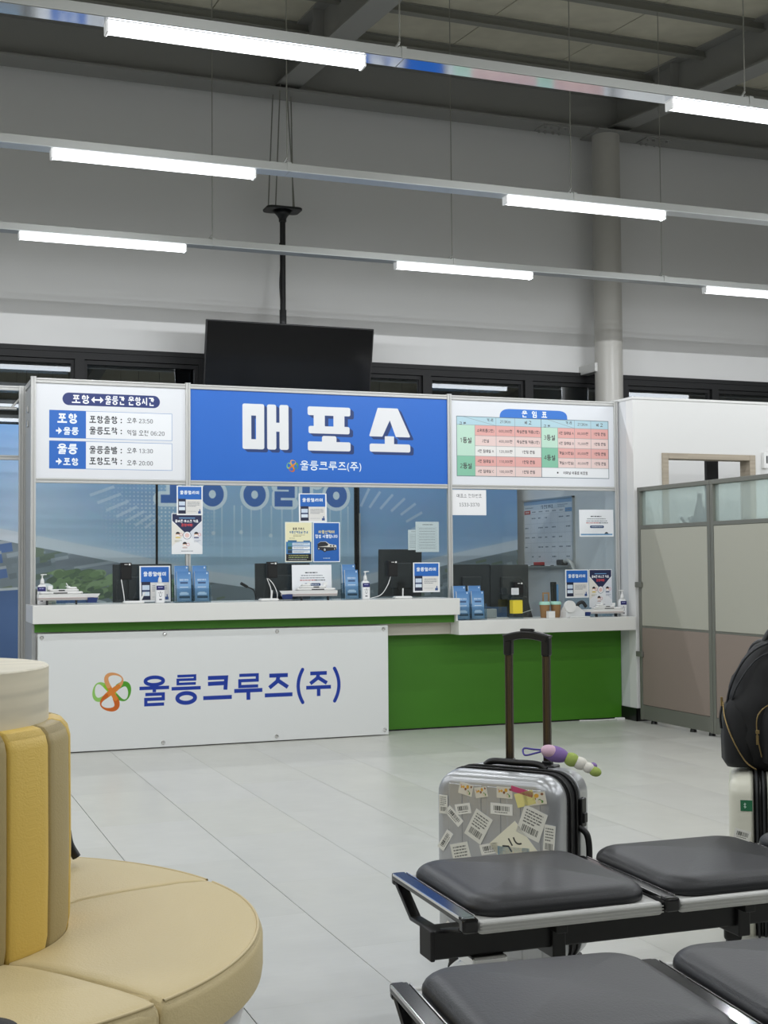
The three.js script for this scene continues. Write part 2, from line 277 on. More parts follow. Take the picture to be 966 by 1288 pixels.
{ // the roof rises gently towards the back wall
  const c = structure('ceiling'); c.position.set(0, 6.36, -3.3); c.rotation.x = TILT;
  part('roof_deck', metres(span(HX0 - 0.2, HX1 + 0.2, 0.03, 0.2, -0.6, 16.8)), M.roofPanel, c);
  for (let i = -4; i < 8; i++) for (let j = 0; j < 7; j++) part('ceiling_panel', metres(span(3.04 + 1.2 * i + 0.006, 3.04 + 1.2 * (i + 1) - 0.006, 0, 0.026, -0.17 + 0.92 * j, 0.75 + 0.92 * j - 0.004)), M.roofPanel, c);
  const I = (w, h, tw, tf) => [[-w / 2, 0], [w / 2, 0], [w / 2, tf], [tw / 2, tf], [tw / 2, h - tf], [w / 2, h - tf], [w / 2, h], [-w / 2, h], [-w / 2, h - tf], [-tw / 2, h - tf], [-tw / 2, tf], [-w / 2, tf]];
  for (const x of [-4.73, -0.98, 2.77, 6.52, 10.27]) {       // girders in the roof's slope
    const g = structure('roof_girder'); g.position.set(x, 5.94, -3.3); g.rotation.x = TILT;
    part('girder', extrude(I(0.24, 0.42, 0.014, 0.018), 16.2), M.steel, g);
    for (const z of [1.2, 4.8]) part('stiffener', span(-0.11, 0.11, 0.02, 0.4, z, z + 0.012), M.steel, g);
  }
  for (let j = 0; j < 9; j++) {                            // purlins between ceiling and girders
    const g = structure('roof_purlin'), dz = 0.75 + 0.92 * j; g.position.set(HX0, 6.268 - 0.093 * dz, -3.3 + dz); g.rotation.set(0, Math.PI / 2, 0);
    part('purlin', extrude(I(0.075, 0.09, 0.01, 0.01), HX1 - HX0), M.steelDark, g);
  }
  // the beam along the wall with its splice plates and bolts
  const b = structure('wall_beam'); b.position.set(HX0, 5.86, -3.27); b.rotation.y = Math.PI / 2;
  part('beam', extrude(I(0.3, 0.42, 0.016, 0.02), HX1 - HX0), M.steel, b);
  for (const x of [5.72, 6.98]) {
    const s = part('splice_plate', [span(-0.11, 0.11, -0.012, 0, x - HX0 - 0.16, x - HX0 + 0.16), span(0.008, 0.02, 0.06, 0.36, x - HX0 - 0.09, x - HX0 + 0.09)], M.steel, b);
    const nuts = []; for (const u of [-0.12, -0.05, 0.05, 0.12]) for (const w of [-0.07, 0.07]) nuts.push(new THREE.CylinderGeometry(0.014, 0.014, 0.025, 6).translate(w, -0.022, x - HX0 + u));
    for (const u of [-0.05, 0.05]) for (const h of [0.1, 0.17, 0.24, 0.31]) nuts.push(new THREE.CylinderGeometry(0.014, 0.014, 0.025, 6).rotateZ(Math.PI / 2).translate(0.03, h, x - HX0 + u));
    part('bolts', nuts, M.steel, s);
  }
}
{ // round column with the tube that ties it to the wall
  const c = structure('column'); c.position.set(6.37, 0, -3.27);
  c.userData.kind = 'structure';
  part('shaft', new THREE.CylinderGeometry(0.15, 0.15, 5.87, 48).translate(0, 2.935, 0), std(0xb9b7b0, 0.32), c);
  part('cap_plate', span(-0.2, 0.2, 5.845, 5.862, -0.2, 0.2), M.steel, c);
  part('wall_tie', bx(0.1, 0.1, 0.36, -0.13, 3.32, -0.16, 0.006), M.aluPaint, c);
}

// ================================================================ lamp rows
{
  const body = part('housing', [bx(1.2, 0.003, 0.072, 0, -0.0015, 0), bx(0.014, 0.05, 0.066, -0.593, -0.028, 0, 0.005), bx(0.014, 0.05, 0.066, 0.593, -0.028, 0, 0.005)], M.white);
  const sec = []; for (let i = 0; i <= 12; i++) { const a = Math.PI * i / 12; sec.push([0.033 * Math.cos(a), -0.0035 - 0.05 * Math.sin(a) ** 0.8]); }
  const diff = part('diffuser', extrude(sec, 0.392).translate(0, 0, -0.196).rotateY(Math.PI / 2), std(0xffffff, 0.4, 0, { emissive: 0xf8fbff, emissiveIntensity: LAMP_GLOW }));
  scene.remove(body, diff);
  const RX = [1.36, 3.3, 5.3], rowName = ['nearest the wall', 'second from the wall', 'third from the wall', 'past the booth', 'above the seats', 'behind the seats'];
  const zs = [-0.5, 1.45, 3.32, 5.24, 7.16, 9.08];
  const lampWord = [['first', 'left lit white batten lamp on the lamp rail'], ['middle', 'middle lit white batten lamp on the lamp rail'], ['right', 'right lit white batten lamp on the lamp rail']];
  zs.forEach((z, r) => {
    const rail = thing('lamp_rail', `grey metal lamp rail on thin hanging wires, ${['farthest of the three in view', 'middle of the three in view', 'nearest and highest of the three in view'][r] ?? 'out of view ' + rowName[r]}`, 'lamp rail', [0, 3.59, z], 0, 'hanging lamp rails');
    for (let k = -4; k < 6; k++) {
      const x0 = 1.36 + 1.95 * k, x1 = x0 + 1.95;
      part('channel', [span(x0 + 0.002, x1 - 0.002, 0.004, 0.05, 0.047, 0.055), span(x0 + 0.002, x1 - 0.002, 0.004, 0.05, -0.055, -0.047), span(x0 + 0.002, x1 - 0.002, 0.042, 0.05, -0.047, 0.047), span(x0 + 0.002, x1 - 0.002, 0.003, 0.012, 0.055, 0.058)], M.galv, rail);
      part('cover', span(x0 + 0.003, x1 - 0.003, 0, 0.005, -0.055, 0.055), r === 2 ? M.galvGloss : M.galvSoft, rail);
      const top = 6.2 - 0.093 * (z + 3.3) - 3.59;
      const w = part('hanger_wire', rod([x0, 0.09, 0], [x0, top, 0], 0.0035, 6), M.steelDark, rail);
      part('hanger_clip', [span(x0 - 0.012, x0 + 0.012, 0.001, 0.056, -0.06, 0.06), span(x0 - 0.012, x0 + 0.012, 0.056, 0.07, -0.02, 0.02), rod([x0 - 0.03, 0.056, 0], [x0, 0.1, 0], 0.006, 6)], M.galv, rail);
    }
    for (let k = -2; k < 4; k++) {
      const x = 0.56 + 2.86 * k + (r === 2 ? 0.02 : 0);
      const seen = r < 3 && k >= 0 && k <= (r === 2 ? 1 : 2) - (r === 1 ? 1 : 0);
      const row = ['farthest lamp rail', 'middle lamp rail', 'nearest lamp rail'][r];
      const label = seen ? [`lit white batten lamp at the left end of the ${row} in view`, `lit white batten lamp on the right half of the ${row}`, `lit white batten lamp cut by the right edge, on the ${row}`][k === 1 && r === 2 ? 2 : k].replace('on the right half', r === 0 ? 'in the middle' : 'on the right half')
        : `lit white batten lamp outside the picture, ${['first', 'second', 'third', 'fourth', 'fifth', 'sixth'][k + 2]} along the rail ${rowName[r]}`;
      const lamp = thing('batten_lamp', label, 'lamp', [x, 3.59, z], 0, seen ? 'batten lamps in view' : 'batten lamps outside the picture');
      const b = new THREE.Mesh(body.geometry, M.white); b.name = 'housing'; b.castShadow = b.receiveShadow = true;
      lamp.add(b);
      for (const u of [-0.392, 0, 0.392]) { const d = new THREE.Mesh(diff.geometry, diff.material); d.name = 'diffuser'; d.position.x = u; lamp.add(d); }
      for (const u of [-0.392, 0, 0.392]) { const L = new THREE.PointLight(0xf8fbff, LAMP_LIGHT); L.name = 'lamp_light'; L.position.set(u, -0.0055, 0); L.shadow.radius = 0.09; L.castShadow = true; lamp.add(L); }
    }
  });
}

// ================================================================ office behind the booth's right end
{
  const X0 = 4.51, Z = 0.22, T = 2.49;
  struct('wall_office_front', [span(X0, 4.78, 0, T, Z - 0.1, Z), span(5.62, HX1, 0, T, Z - 0.1, Z), span(4.78, 5.62, 2.07, T, Z - 0.1, Z)], M.wallWhite);
  struct('wall_office_side', [span(X0, X0 + 0.09, 0, T, -3.58, Z - 0.1)], M.wallGloss);
  struct('wall_office_back', [span(X0 + 0.09, HX1, 0, 2.4, -2.0, -1.92)], M.wallWhite);
  struct('trim_2', [span(X0 - 0.006, HX1, T, T + 0.018, Z - 0.106, Z + 0.008), span(X0 - 0.006, X0 + 0.096, T, T + 0.018, -3.58, Z - 0.106)], M.wallWhite);
  struct('baseboard_office', [span(X0 - 0.008, X0, 0, 0.1, -1.5, Z + 0.008), span(X0 - 0.008, 4.78, 0, 0.1, Z, Z + 0.008), span(5.62, HX1, 0, 0.1, Z, Z + 0.008)], M.black);
  const d = structure('door_1');
  part('door_frame', [span(4.765, 4.82, 0, 2.075, Z - 0.12, Z + 0.014, 0.003), span(5.58, 5.635, 0, 2.075, Z - 0.12, Z + 0.014, 0.003), span(4.82, 5.58, 2.03, 2.075, Z - 0.12, Z + 0.014, 0.003)].map((g) => metres(g)), M.doorWood, d);
  const post = thing('dark_post', 'dark upright post seen through the middle of the office doorway', 'post', [5.515, 0, -0.2]);
  part('shaft', span(-0.056, 0.056, 0.01, 2.4, -0.02, 0.02, 0.003), M.dark, post); part('base_plate', span(-0.08, 0.08, 0, 0.01, -0.06, 0.06), M.black, post);
  const s = thing('wall_sensor', 'small white upright sensor box beside the office doorway', 'sensor', [5.725, 2.035, Z]);
  part('case', bx(0.045, 0.13, 0.035, 0, 0, 0.0175, 0.006), M.white, s); part('slot', bx(0.012, 0.06, 0.004, 0.004, 0.005, 0.0355), M.charcoal, s);
  // hat stand behind the frosted pane
  const h = thing('coat_stand', 'dark coat stand blurred behind the frosted partition pane', 'coat stand', [4.86, 0, 0.58]);
  part('pole', cyl(0.018, 0.018, 1.72, 0, 0.88), M.dark, h); part('base', lathe([[0, 0], [0.19, 0], [0.19, 0.02], [0.05, 0.035], [0, 0.04]]), M.dark, h);
  for (let k = 0; k < 6; k++) { const a = k * Math.PI / 3 + 0.5, c = Math.cos(a), q = Math.sin(a); part('hook', tube([[0, 1.5, 0], [c * 0.09, 1.5, q * 0.09], [c * 0.14, 1.56, q * 0.14]], 0.01, 10, 6), M.dark, h); }
  part('hanging_coat', layers(0.14, 0.12, 0.05, [[0.05, 1.05], [0.02, 1.1], [0.0, 1.3], [0.03, 1.6], [0.05, 1.68]]), M.charcoal, h);

  // two partition panels coming forward from the office wall
  const one = (name, label, z0, z1, hinge) => {
    const p = thing(name, label, 'partition', [4.54, 0, (z0 + z1) / 2], 0, 'office partition panels'), L = z1 - z0, a = -L / 2, b = L / 2;
    part('post', span(-0.027, 0.027, 0.02, 1.79, a, a + 0.035, 0.003), M.partGrey, p); part('post', span(-0.027, 0.027, 0.02, 1.79, b - 0.035, b, 0.003), M.partGrey, p);
    part('top_rail', span(-0.029, 0.029, 1.765, 1.797, a, b, 0.003), M.partGrey, p);
    part('middle_rail', span(-0.026, 0.026, 1.475, 1.505, a + 0.035, b - 0.035, 0.002), M.partGrey, p);
    part('joint_rail', span(-0.022, 0.022, 0.722, 0.736, a + 0.035, b - 0.035), M.partGrey, p);
    part('frosted_pane', span(-0.004, 0.004, 1.505, 1.765, a + 0.035, b - 0.035), M.frost, p);
    part('upper_panel', metres(span(-0.024, 0.024, 0.737, 1.474, a + 0.037, b - 0.037, 0.004)), M.fabricBeige, p);
    part('lower_panel', metres(span(-0.024, 0.024, 0.135, 0.721, a + 0.037, b - 0.037, 0.004)), M.fabricMauve, p);
    part('plinth', span(-0.025, 0.025, 0.025, 0.133, a + 0.035, b - 0.035, 0.002), M.partGrey, p);
    for (const z of [a + 0.15, b - 0.28, b - 0.05]) part('foot', cyl(0.02, 0.025, 0.026, 0, 0.013, z, 12), M.black, p);
    if (hinge) for (const y of [0.52, 1.05]) part('clamp', span(-0.045, -0.027, y - 0.02, y + 0.02, a - 0.025, a + 0.06, 0.003), M.partGrey, p);
  };
  one('partition_panel', 'grey framed partition panel with frosted pane fixed to the office wall', 0.26, 1.205, true);
  one('partition_panel', 'grey framed partition panel cut by the right picture edge', 1.21, 2.16, false);
}

// ================================================================ printed mural behind the counter
{
  const X0 = -2.34, X1 = 4.43, H = 2.34, S = 300, W = Math.round((X1 - X0) * S), Hh = Math.round(H * S);
  const tex = canvas(W, Hh, (c) => {
    const X = (x) => (x - X0) * S, Y = (y) => (H - y) * S;
    const g = c.createLinearGradient(0, 0, 0, Hh * 0.52); g.addColorStop(0, '#3c76ba'); g.addColorStop(0.35, '#6596cb'); g.addColorStop(0.75, '#98b9d6'); g.addColorStop(1, '#b2c6d4');
    fill(c, g, 0, 0, W, Hh);
    for (let i = 0; i < 260; i++) {                        // soft cloud
      const x = rnd() * W, y = rnd() * Hh * 0.5, r = 40 + rnd() * 150, q = c.createRadialGradient(x, y, 0, x, y, r), up = rnd() < 0.5;
      q.addColorStop(0, up ? 'rgba(200,216,230,0.05)' : 'rgba(50,105,170,0.05)'); q.addColorStop(1, 'rgba(120,160,200,0)'); fill(c, q, x - r, y - r, 2 * r, 2 * r);
    }
    { const q = c.createRadialGradient(X(0.2), Y(1.7), 0, X(0.2), Y(1.7), 220); q.addColorStop(0, 'rgba(190,205,220,0.55)'); q.addColorStop(1, 'rgba(190,205,220,0)'); fill(c, q, X(-0.7), Y(2.4), 520, 420); }
    fill(c, 'rgba(140,195,220,0.3)', X(1.167), 0, X(2.89) - X(1.167), Hh * 0.6);
    fill(c, 'rgba(60,120,195,0.3)', X(2.9), 0, W, Hh * 0.55);
    // two fans of pale dashes on a dotted field
    c.fillStyle = 'rgba(205,222,236,0.55)';
    const dash = (x, y, len, a, t) => { c.save(); c.translate(X(x), Y(y)); c.rotate(a); c.fillRect(0, -t / 2, len, t); c.restore(); };
    [[0.62, 1.79, 0], [0.68, 1.73, 0.02], [0.75, 1.67, 0.05], [0.83, 1.62, 0.1], [0.9, 1.58, 0.14], [0.98, 1.55, 0.2], [1.06, 1.53, 0.26]].forEach(([x, y, k]) => dash(x, y, 62 - k * 60, -0.36 - k, 7));
    [[2.92, 1.72, -1.1], [3.0, 1.71, -0.95], [3.1, 1.7, -0.82], [3.2, 1.68, -0.72], [3.29, 1.65, -0.62], [3.34, 1.59, -0.5], [3.39, 1.52, -0.4], [3.43, 1.44, -0.3], [3.45, 1.37, -0.2]].forEach(([x, y, a]) => dash(x, y, 52, a, 7));
    for (let x = 0.55; x < 1.65; x += 0.032) for (let y = 1.25; y < 1.95; y += 0.032) { const k = Math.max(0, 1 - Math.hypot((x - 1.2) / 0.55, (y - 1.65) / 0.5)); fill(c, `rgba(225,236,242,${0.95 * k})`, X(x), Y(y), 4, 4); }
    for (let i = 0; i < 15; i++) { const x = 1.6 + i * 0.085 + rnd() * 0.03, q = c.createLinearGradient(0, Y(1.72), 0, Y(1.1 + rnd() * 0.25)); q.addColorStop(0, 'rgba(225,240,244,0.55)'); q.addColorStop(1, 'rgba(225,240,244,0)'); fill(c, q, X(x), Y(1.72), 4, Y(1.0) - Y(1.72)); if (i % 3 === 0) { c.fillStyle = 'rgba(235,244,246,0.6)'; c.beginPath(); c.arc(X(x), Y(1.35 + rnd() * 0.25), 5, 0, 7); c.fill(); } }
    // land below a leaning shoreline
    const shore = [[-2.34, 1.75], [-0.1, 1.44], [0.19, 1.38], [0.8, 1.26], [1.56, 1.09], [2.15, 1.0], [2.5, 0.98], [2.95, 1.04], [3.74, 1.215], [4.43, 1.345]];
    const mist = c.createLinearGradient(0, Y(1.5), 0, Y(1.0)); mist.addColorStop(0, 'rgba(200,212,218,0)'); mist.addColorStop(1, 'rgba(205,214,218,0.8)');
    c.save(); c.beginPath(); shore.forEach(([x, y], i) => c[i ? 'lineTo' : 'moveTo'](X(x), Y(y) + 4)); [...shore].reverse().forEach(([x, y]) => c.lineTo(X(x), Y(y + 0.09))); c.closePath(); c.fillStyle = 'rgba(206,214,218,0.6)'; c.shadowColor = 'rgba(206,214,218,0.9)'; c.shadowBlur = 18; c.fill(); c.restore();
    c.save(); c.beginPath(); shore.forEach(([x, y], i) => c[i ? 'lineTo' : 'moveTo'](X(x), Y(y))); c.lineTo(W, Hh); c.lineTo(0, Hh); c.closePath(); c.clip();
    fill(c, '#5f6e74', 0, 0, W, Hh);
    for (let i = 0; i < 900; i++) { const x = X0 + rnd() * (X1 - X0), y = 0.75 + rnd() * 1.0; c.fillStyle = ['#4c5a60', '#67757d', '#808e97', '#55664f', '#475a48'][(rnd() * 5) | 0]; c.save(); c.translate(X(x), Y(y)); c.rotate(-0.2); c.fillRect(0, 0, 10 + rnd() * 40, 4 + rnd() * 9); c.restore(); }
    for (const [x, y, w] of [[-0.28, 1.37, 90], [-0.42, 1.27, 110], [-0.35, 1.16, 100], [0.35, 1.27, 90], [0.5, 1.2, 120], [0.45, 1.32, 70]]) { c.save(); c.translate(X(x), Y(y)); c.rotate(-0.16); fill(c, x < 0 ? '#31528c' : '#66727c', 0, 0, w, 22); fill(c, '#8f9aa2', 0, -6, w, 7); c.restore(); }
    for (let i = 0; i < 420; i++) { const x = 0.3 + rnd() * 1.1, y = 0.98 + rnd() * 0.2; if (y > 1.22 - (x - 0.3) * 0.12) continue; c.fillStyle = ['#4d6b3a', '#5f8046', '#3c5735', '#76935c', '#33492f'][(rnd() * 5) | 0]; c.beginPath(); c.ellipse(X(x), Y(y), 6 + rnd() * 16, 3 + rnd() * 7, -0.25, 0, 7); c.fill(); }
    c.fillStyle = '#2a4e86'; c.beginPath(); c.moveTo(0, Y(1.3)); c.lineTo(X(-0.4), Y(1.03)); c.lineTo(X(0.2), Y(1.06)); c.lineTo(X(0.75), Y(0.93)); c.lineTo(W, Y(0.9)); c.lineTo(W, Hh); c.lineTo(0, Hh); c.fill();
    fill(c, '#2d4f78', X(2.5), Y(0.9), W, Hh);
    c.strokeStyle = '#b7c2c4'; c.lineWidth = 6; c.beginPath(); c.moveTo(0, Y(1.3)); c.lineTo(X(-0.4), Y(1.03)); c.lineTo(X(0.2), Y(1.06)); c.lineTo(X(0.75), Y(0.93)); c.stroke();
    c.restore();
    fill(c, 'rgba(255,255,255,0.2)', 0, 0, W, Hh);
    // the harbour's name, half hidden by the header above
    [['포', 1.19], ['항', 1.5], ['영', 1.86], ['일', 2.12], ['만', 2.37], ['항', 2.58]].forEach(([ch, x]) => {
      for (const [lw, col] of [[38, 'rgba(228,240,247,0.9)'], [20, '#4470b8']]) { c.strokeStyle = col; c.lineWidth = lw; c.lineJoin = lw > 30 ? 'round' : 'miter'; c.lineCap = lw > 30 ? 'round' : 'butt'; syllable(c, ch, X(x), Y(2.145), 0.215 * S, 0.42 * S); }
    });
  });
  const front = print(tex, 0.45), names = ['printed sky and harbour mural panel seen left of the booth', 'mural panel with pale dashes and a harbour behind the left counter', 'mural panel with large blue lettering behind the middle of the counter', 'mural panel with a fan of pale dashes behind the fare table side'];
  const edges = [X0, -0.585, 1.157, 2.885, X1];
  for (let k = 0; k < 4; k++) {
    const a = edges[k] + 0.01, b = edges[k + 1] - (k === 2 ? 0.026 : 0.01), p = thing('harbour_mural', names[k], 'mural', [(a + b) / 2, 0, -1.62], 0, 'mural panels');
    const g = new THREE.BoxGeometry(b - a, H - 0.02, 0.02), uv = g.attributes.uv;
    for (let i = 16; i < 20; i++) uv.setXY(i, ((uv.getX(i) ? b : a) - X0) / (X1 - X0), uv.getY(i) ? 1 : 0.02 / H);
    part('print', g.translate(0, H / 2 + 0.01, 0), sideways(front, M.black), p);
    part('backing', span(-(b - a) / 2 - 0.009, (b - a) / 2 + (k === 2 ? 0.026 : 0.009), 0.0, H - 0.04, -0.04, -0.011), M.black, p);
  }
  const q = thing('mural_post', 'thin dark metal post at the seam between two mural panels', 'post', [2.885, 0, -1.585]);
  part('post', [bx(0.014, 2.3, 0.014, 0.006, 1.15, 0)], M.dark, q); part('conduit', rod([0.012, 1.0, 0.014], [0.012, 1.66, 0.014], 0.007), M.alu, q);
}

// ================================================================ ticket booth frame with header boards and panes
const UP = 0.97, LOW = 0.805;                     // heights of the two worktops
{
  const b = thing('ticket_booth', 'aluminium framed ticket booth with lettered header boards and glass panes', 'booth', [0, 0, 0]);
  const upright = (x, z, y0, y1) => [bx(0.013, y1 - y0, 0.034, x - 0.0105, (y0 + y1) / 2, z, 0.003), bx(0.013, y1 - y0, 0.034, x + 0.0105, (y0 + y1) / 2, z, 0.003), bx(0.012, y1 - y0, 0.022, x, (y0 + y1) / 2, z)];
  const beam = (x0, x1, y, z) => [bx(x1 - x0, 0.012, 0.03, (x0 + x1) / 2, y - 0.0105, z, 0.003), bx(x1 - x0, 0.012, 0.03, (x0 + x1) / 2, y + 0.0105, z, 0.003), bx(x1 - x0, 0.012, 0.016, (x0 + x1) / 2, y, z)];
  const P = [0.017, 1.063, 3.05, 4.483], floorAt = [UP, UP, LOW, LOW];
  P.forEach((x, i) => { const p = part('post', upright(x, 0, floorAt[i], 2.49), M.aluPaint, b); part('post_cap', bx(0.036, 0.006, 0.036, x, 2.493, 0), M.aluPaint, p); });
  for (let i = 0; i < 3; i++) for (const y of [2.472, 1.8]) part('rail', beam(P[i] + 0.017, P[i + 1] - 0.017, y, 0), M.aluPaint, b);
  // returns at the left end: side board between two posts
  part('post', upright(0.017, -0.46, 0, 2.49), M.aluPaint, b);
  part('side_board', [span(0.008, 0.026, UP + 0.002, 2.44, -0.44, -0.018), span(0.008, 0.026, 0.02, UP + 0.002, -0.44, -0.205)], M.greyBoard, b);
  part('side_rail', [span(0.004, 0.03, 2.455, 2.489, -0.444, -0.017, 0.003)], M.aluPaint, b);
  for (const y of [2.3, 2.2]) part('clamp', span(-0.004, 0.008, y - 0.02, y + 0.02, -0.26, -0.2, 0.003), M.alu, b);

  const board = (x0, x1, name, draw, label, S = 420) => {
    const y0 = 1.817, y1 = 2.455, m = sheet(name, x1 - x0, y1 - y0, 0.006, canvas(Math.round((x1 - x0) * S), Math.round((y1 - y0) * S), (c, w, h) => draw(c, (x) => (x - x0) * S, (y) => (y1 - y) * S, S, w, h)), b, 0.4);
    m.position.set((x0 + x1) / 2, (y0 + y1) / 2, 0); m.userData.label = label; return m;
  };
  board(0.034, 1.046, 'header_board', (c, X, Y, S, w, h) => {
    fill(c, '#e4e6ea', 0, 0, w, h);
    c.fillStyle = '#1d2f70'; c.beginPath(); c.roundRect(X(0.208), Y(2.397), 0.66 * S, 0.085 * S, 0.043 * S); c.fill();
    const t = 0.062 * S, y = Y(2.386); text(c, '포항', X(0.268), y, t, '#fff', { weight: 0.14 }); c.fillStyle = '#fff'; arrow(c, X(0.398), X(0.482), Y(2.354), 0.011 * S, true);
    text(c, '울릉간 운항시간', X(0.49), y, t, '#fff', { weight: 0.13, squeeze: 0.75 });
    [[2.275, '포항', '울릉', '포항출항', '오후 23:50', '울릉도착', '익일 오전 06:20'], [2.068, '울릉', '포항', '울릉출발', '오후 13:30', '포항도착', '오후 20:00']].forEach(([top, a, d, l1, t1, l2, t2]) => {
      const H = 0.186; fill(c, '#eef0f3', X(0.122), Y(top), 0.83 * S, H * S); c.strokeStyle = '#3f6fb5'; c.lineWidth = 2; c.strokeRect(X(0.122), Y(top), 0.83 * S, H * S);
      fill(c, '#1d66c0', X(0.122), Y(top), 0.242 * S, H * S);
      text(c, a, X(0.242), Y(top - 0.018), 0.07 * S, '#f4f7fb', { weight: 0.17, align: 'center' });
      c.fillStyle = '#f4f7fb'; arrow(c, X(0.165), X(0.206), Y(top - 0.138), 0.012 * S); text(c, d, X(0.265), Y(top - 0.112), 0.053 * S, '#f4f7fb', { weight: 0.16, align: 'center' });
      text(c, l1 + ' :', X(0.385), Y(top - 0.028), 0.054 * S, '#23252a', { weight: 0.12, squeeze: 0.9, bold: true }); text(c, t1, X(0.64), Y(top - 0.034), 0.041 * S, '#33353a', { weight: 0.09, squeeze: 0.85 });
      text(c, l2 + ' :', X(0.385), Y(top - 0.104), 0.054 * S, '#23252a', { weight: 0.12, squeeze: 0.9, bold: true }); text(c, t2, X(0.64), Y(top - 0.118), 0.041 * S, '#33353a', { weight: 0.09, squeeze: 0.85 });
    });
  }, 'white sailing timetable board', 900);
  board(1.08, 3.033, 'header_board', (c, X, Y, S, w, h) => {
    fill(c, '#1766c6', 0, 0, w, h);
    // heavy rounded letters with a dark offset edge, each in its own box
    const bars = {
      매: [[0, 0, 0.2, 1], [0.27, 0, 0.47, 1, 'box', 0.2, 0.25, 0.8], [0.52, 0, 0.72, 1], [0.8, 0, 1, 1], [0.7, 0.4, 0.82, 0.62]],
      표: [[0, 0, 1, 0.2], [0.14, 0.18, 0.4, 0.5], [0.6, 0.18, 0.86, 0.5], [0.02, 0.44, 0.98, 0.61], [0.33, 0.66, 0.67, 0.86], [0, 0.79, 1, 1]],
      소: [[0.36, 0.6, 0.62, 0.84], [0, 0.8, 1, 1]],
    };
    const glyph = (ch, x0, x1, y0, y1, dx, dy, col) => {
      const wX = (u) => X(x0 + (x1 - x0) * u) + dx, wY = (v) => Y(y1 - (y1 - y0) * v) + dy; c.fillStyle = col;
      const rect = (a, b2, d, e, r = 9) => { c.beginPath(); c.roundRect(wX(a), wY(b2), wX(d) - wX(a), wY(e) - wY(b2), r); c.fill(); };
      if (ch === '매') {
        rect(0, 0, 0.45, 0.26); rect(0, 0.78, 0.45, 1); rect(0, 0, 0.19, 1); rect(0.29, 0, 0.47, 1); rect(0.53, 0, 0.73, 1); rect(0.8, 0, 1, 1); rect(0.68, 0.4, 0.85, 0.6, 2);
      } else if (ch === '소') {
        c.beginPath(); [[0.22, 0], [0.68, 0], [0.97, 0.62], [0.66, 0.62], [0.5, 0.2], [0.3, 0.62], [0.02, 0.62]].forEach(([u, v], i) => c[i ? 'lineTo' : 'moveTo'](wX(u), wY(v))); c.closePath(); c.fill();
        c.lineJoin = 'round'; c.lineWidth = 10; c.strokeStyle = col; c.stroke();
        rect(0.37, 0.63, 0.6, 0.86, 4); rect(0, 0.81, 1, 1);
      } else for (const [a, b2, d, e] of bars[ch]) rect(a, b2, d, e, ch === '표' && e - b2 > 0.25 ? 3 : 9);
    };
    const word = [['매', 1.455, 1.795, 2.045, 2.368], ['표', 1.938, 2.265, 2.045, 2.365], ['소', 2.413, 2.735, 2.048, 2.365]];
    for (const [dx, dy, col] of [[17, 13, '#14346f'], [12, 9, '#14346f'], [6, 5, '#14346f'], [0, 0, '#e6e7e9']]) for (const g of word) glyph(...g, dx, dy, col);
    emblem(c, X(1.822), Y(1.932), 0.04 * S); text(c, '울릉크루즈(주)', X(1.878), Y(1.972), 0.0715 * S, '#eef2f7', { weight: 0.12 });
  }, 'blue header board with large white ticket office lettering', 640);
  board(3.067, 4.466, 'header_board', (c, X, Y, S, w, h) => {
    fill(c, '#e2e5ea', 0, 0, w, h);
    c.fillStyle = '#2b74cf'; c.beginPath(); c.moveTo(X(3.47), Y(2.325)); c.lineTo(X(3.475), Y(2.36)); c.quadraticCurveTo(X(3.49), Y(2.402), X(3.56), Y(2.402)); c.lineTo(X(3.97), Y(2.402)); c.quadraticCurveTo(X(4.045), Y(2.402), X(4.053), Y(2.36)); c.lineTo(X(4.056), Y(2.325)); c.fill();
    text(c, '운', X(3.685), Y(2.393), 0.052 * S, '#fff', { weight: 0.14, align: 'center' }); text(c, '임', X(3.77), Y(2.393), 0.052 * S, '#fff', { weight: 0.14, align: 'center' }); text(c, '표', X(3.855), Y(2.393), 0.052 * S, '#fff', { weight: 0.14, align: 'center' });
    const x = [3.112, 3.263, 3.44, 3.6, 3.826, 3.97, 4.117, 4.262, 4.418], y = [2.333, 2.26, 2.172, 2.087, 2.0, 1.93 - 0.012, 1.885 - 0.055];
    const yl = [2.333, 2.262, 2.172, 2.085, 1.998, 1.912, 1.826].map((v) => 1.882 + (v - 1.826) * (2.333 - 1.882) / (2.333 - 1.826));
    const cell = (i, j, r0, r1, col, s, size = 0.03, k = {}) => { fill(c, col, X(x[i]), Y(yl[r0]), X(x[j]) - X(x[i]), Y(yl[r1]) - Y(yl[r0])); c.strokeStyle = '#7d8a90'; c.lineWidth = 1.5; c.strokeRect(X(x[i]), Y(yl[r0]), X(x[j]) - X(x[i]), Y(yl[r1]) - Y(yl[r0])); if (s) text(c, s, (X(x[i]) + X(x[j])) / 2, (Y(yl[r0]) + Y(yl[r1])) / 2 - size * S * 0.5, size * S, '#3a3336', { align: 'center', weight: 0.12, squeeze: 0.86, ...k }); };
    const H = '#b3d3de', p1 = '#e3aaa4', p2 = '#e8cfca', p3 = '#e9e7e4', g1 = '#bfe0cd', g2 = '#86c3a6';
    for (const o of [0, 4]) { cell(o, o + 2, 0, 1, H); text(c, '구 분', X(x[o] + 0.02), Y(2.292), 0.03 * S, '#3a3f45', { squeeze: 0.85 }); text(c, '거 리', X(x[o + 2] - 0.02), Y(2.326), 0.03 * S, '#3a3f45', { align: 'right', squeeze: 0.85 }); c.beginPath(); c.moveTo(X(x[o] + 0.05), Y(yl[0])); c.lineTo(X(x[o + 2]), Y(yl[1])); c.stroke(); cell(o + 2, o + 3, 0, 1, H, '213Km'); cell(o + 3, o + 4, 0, 1, H, '비 고'); }
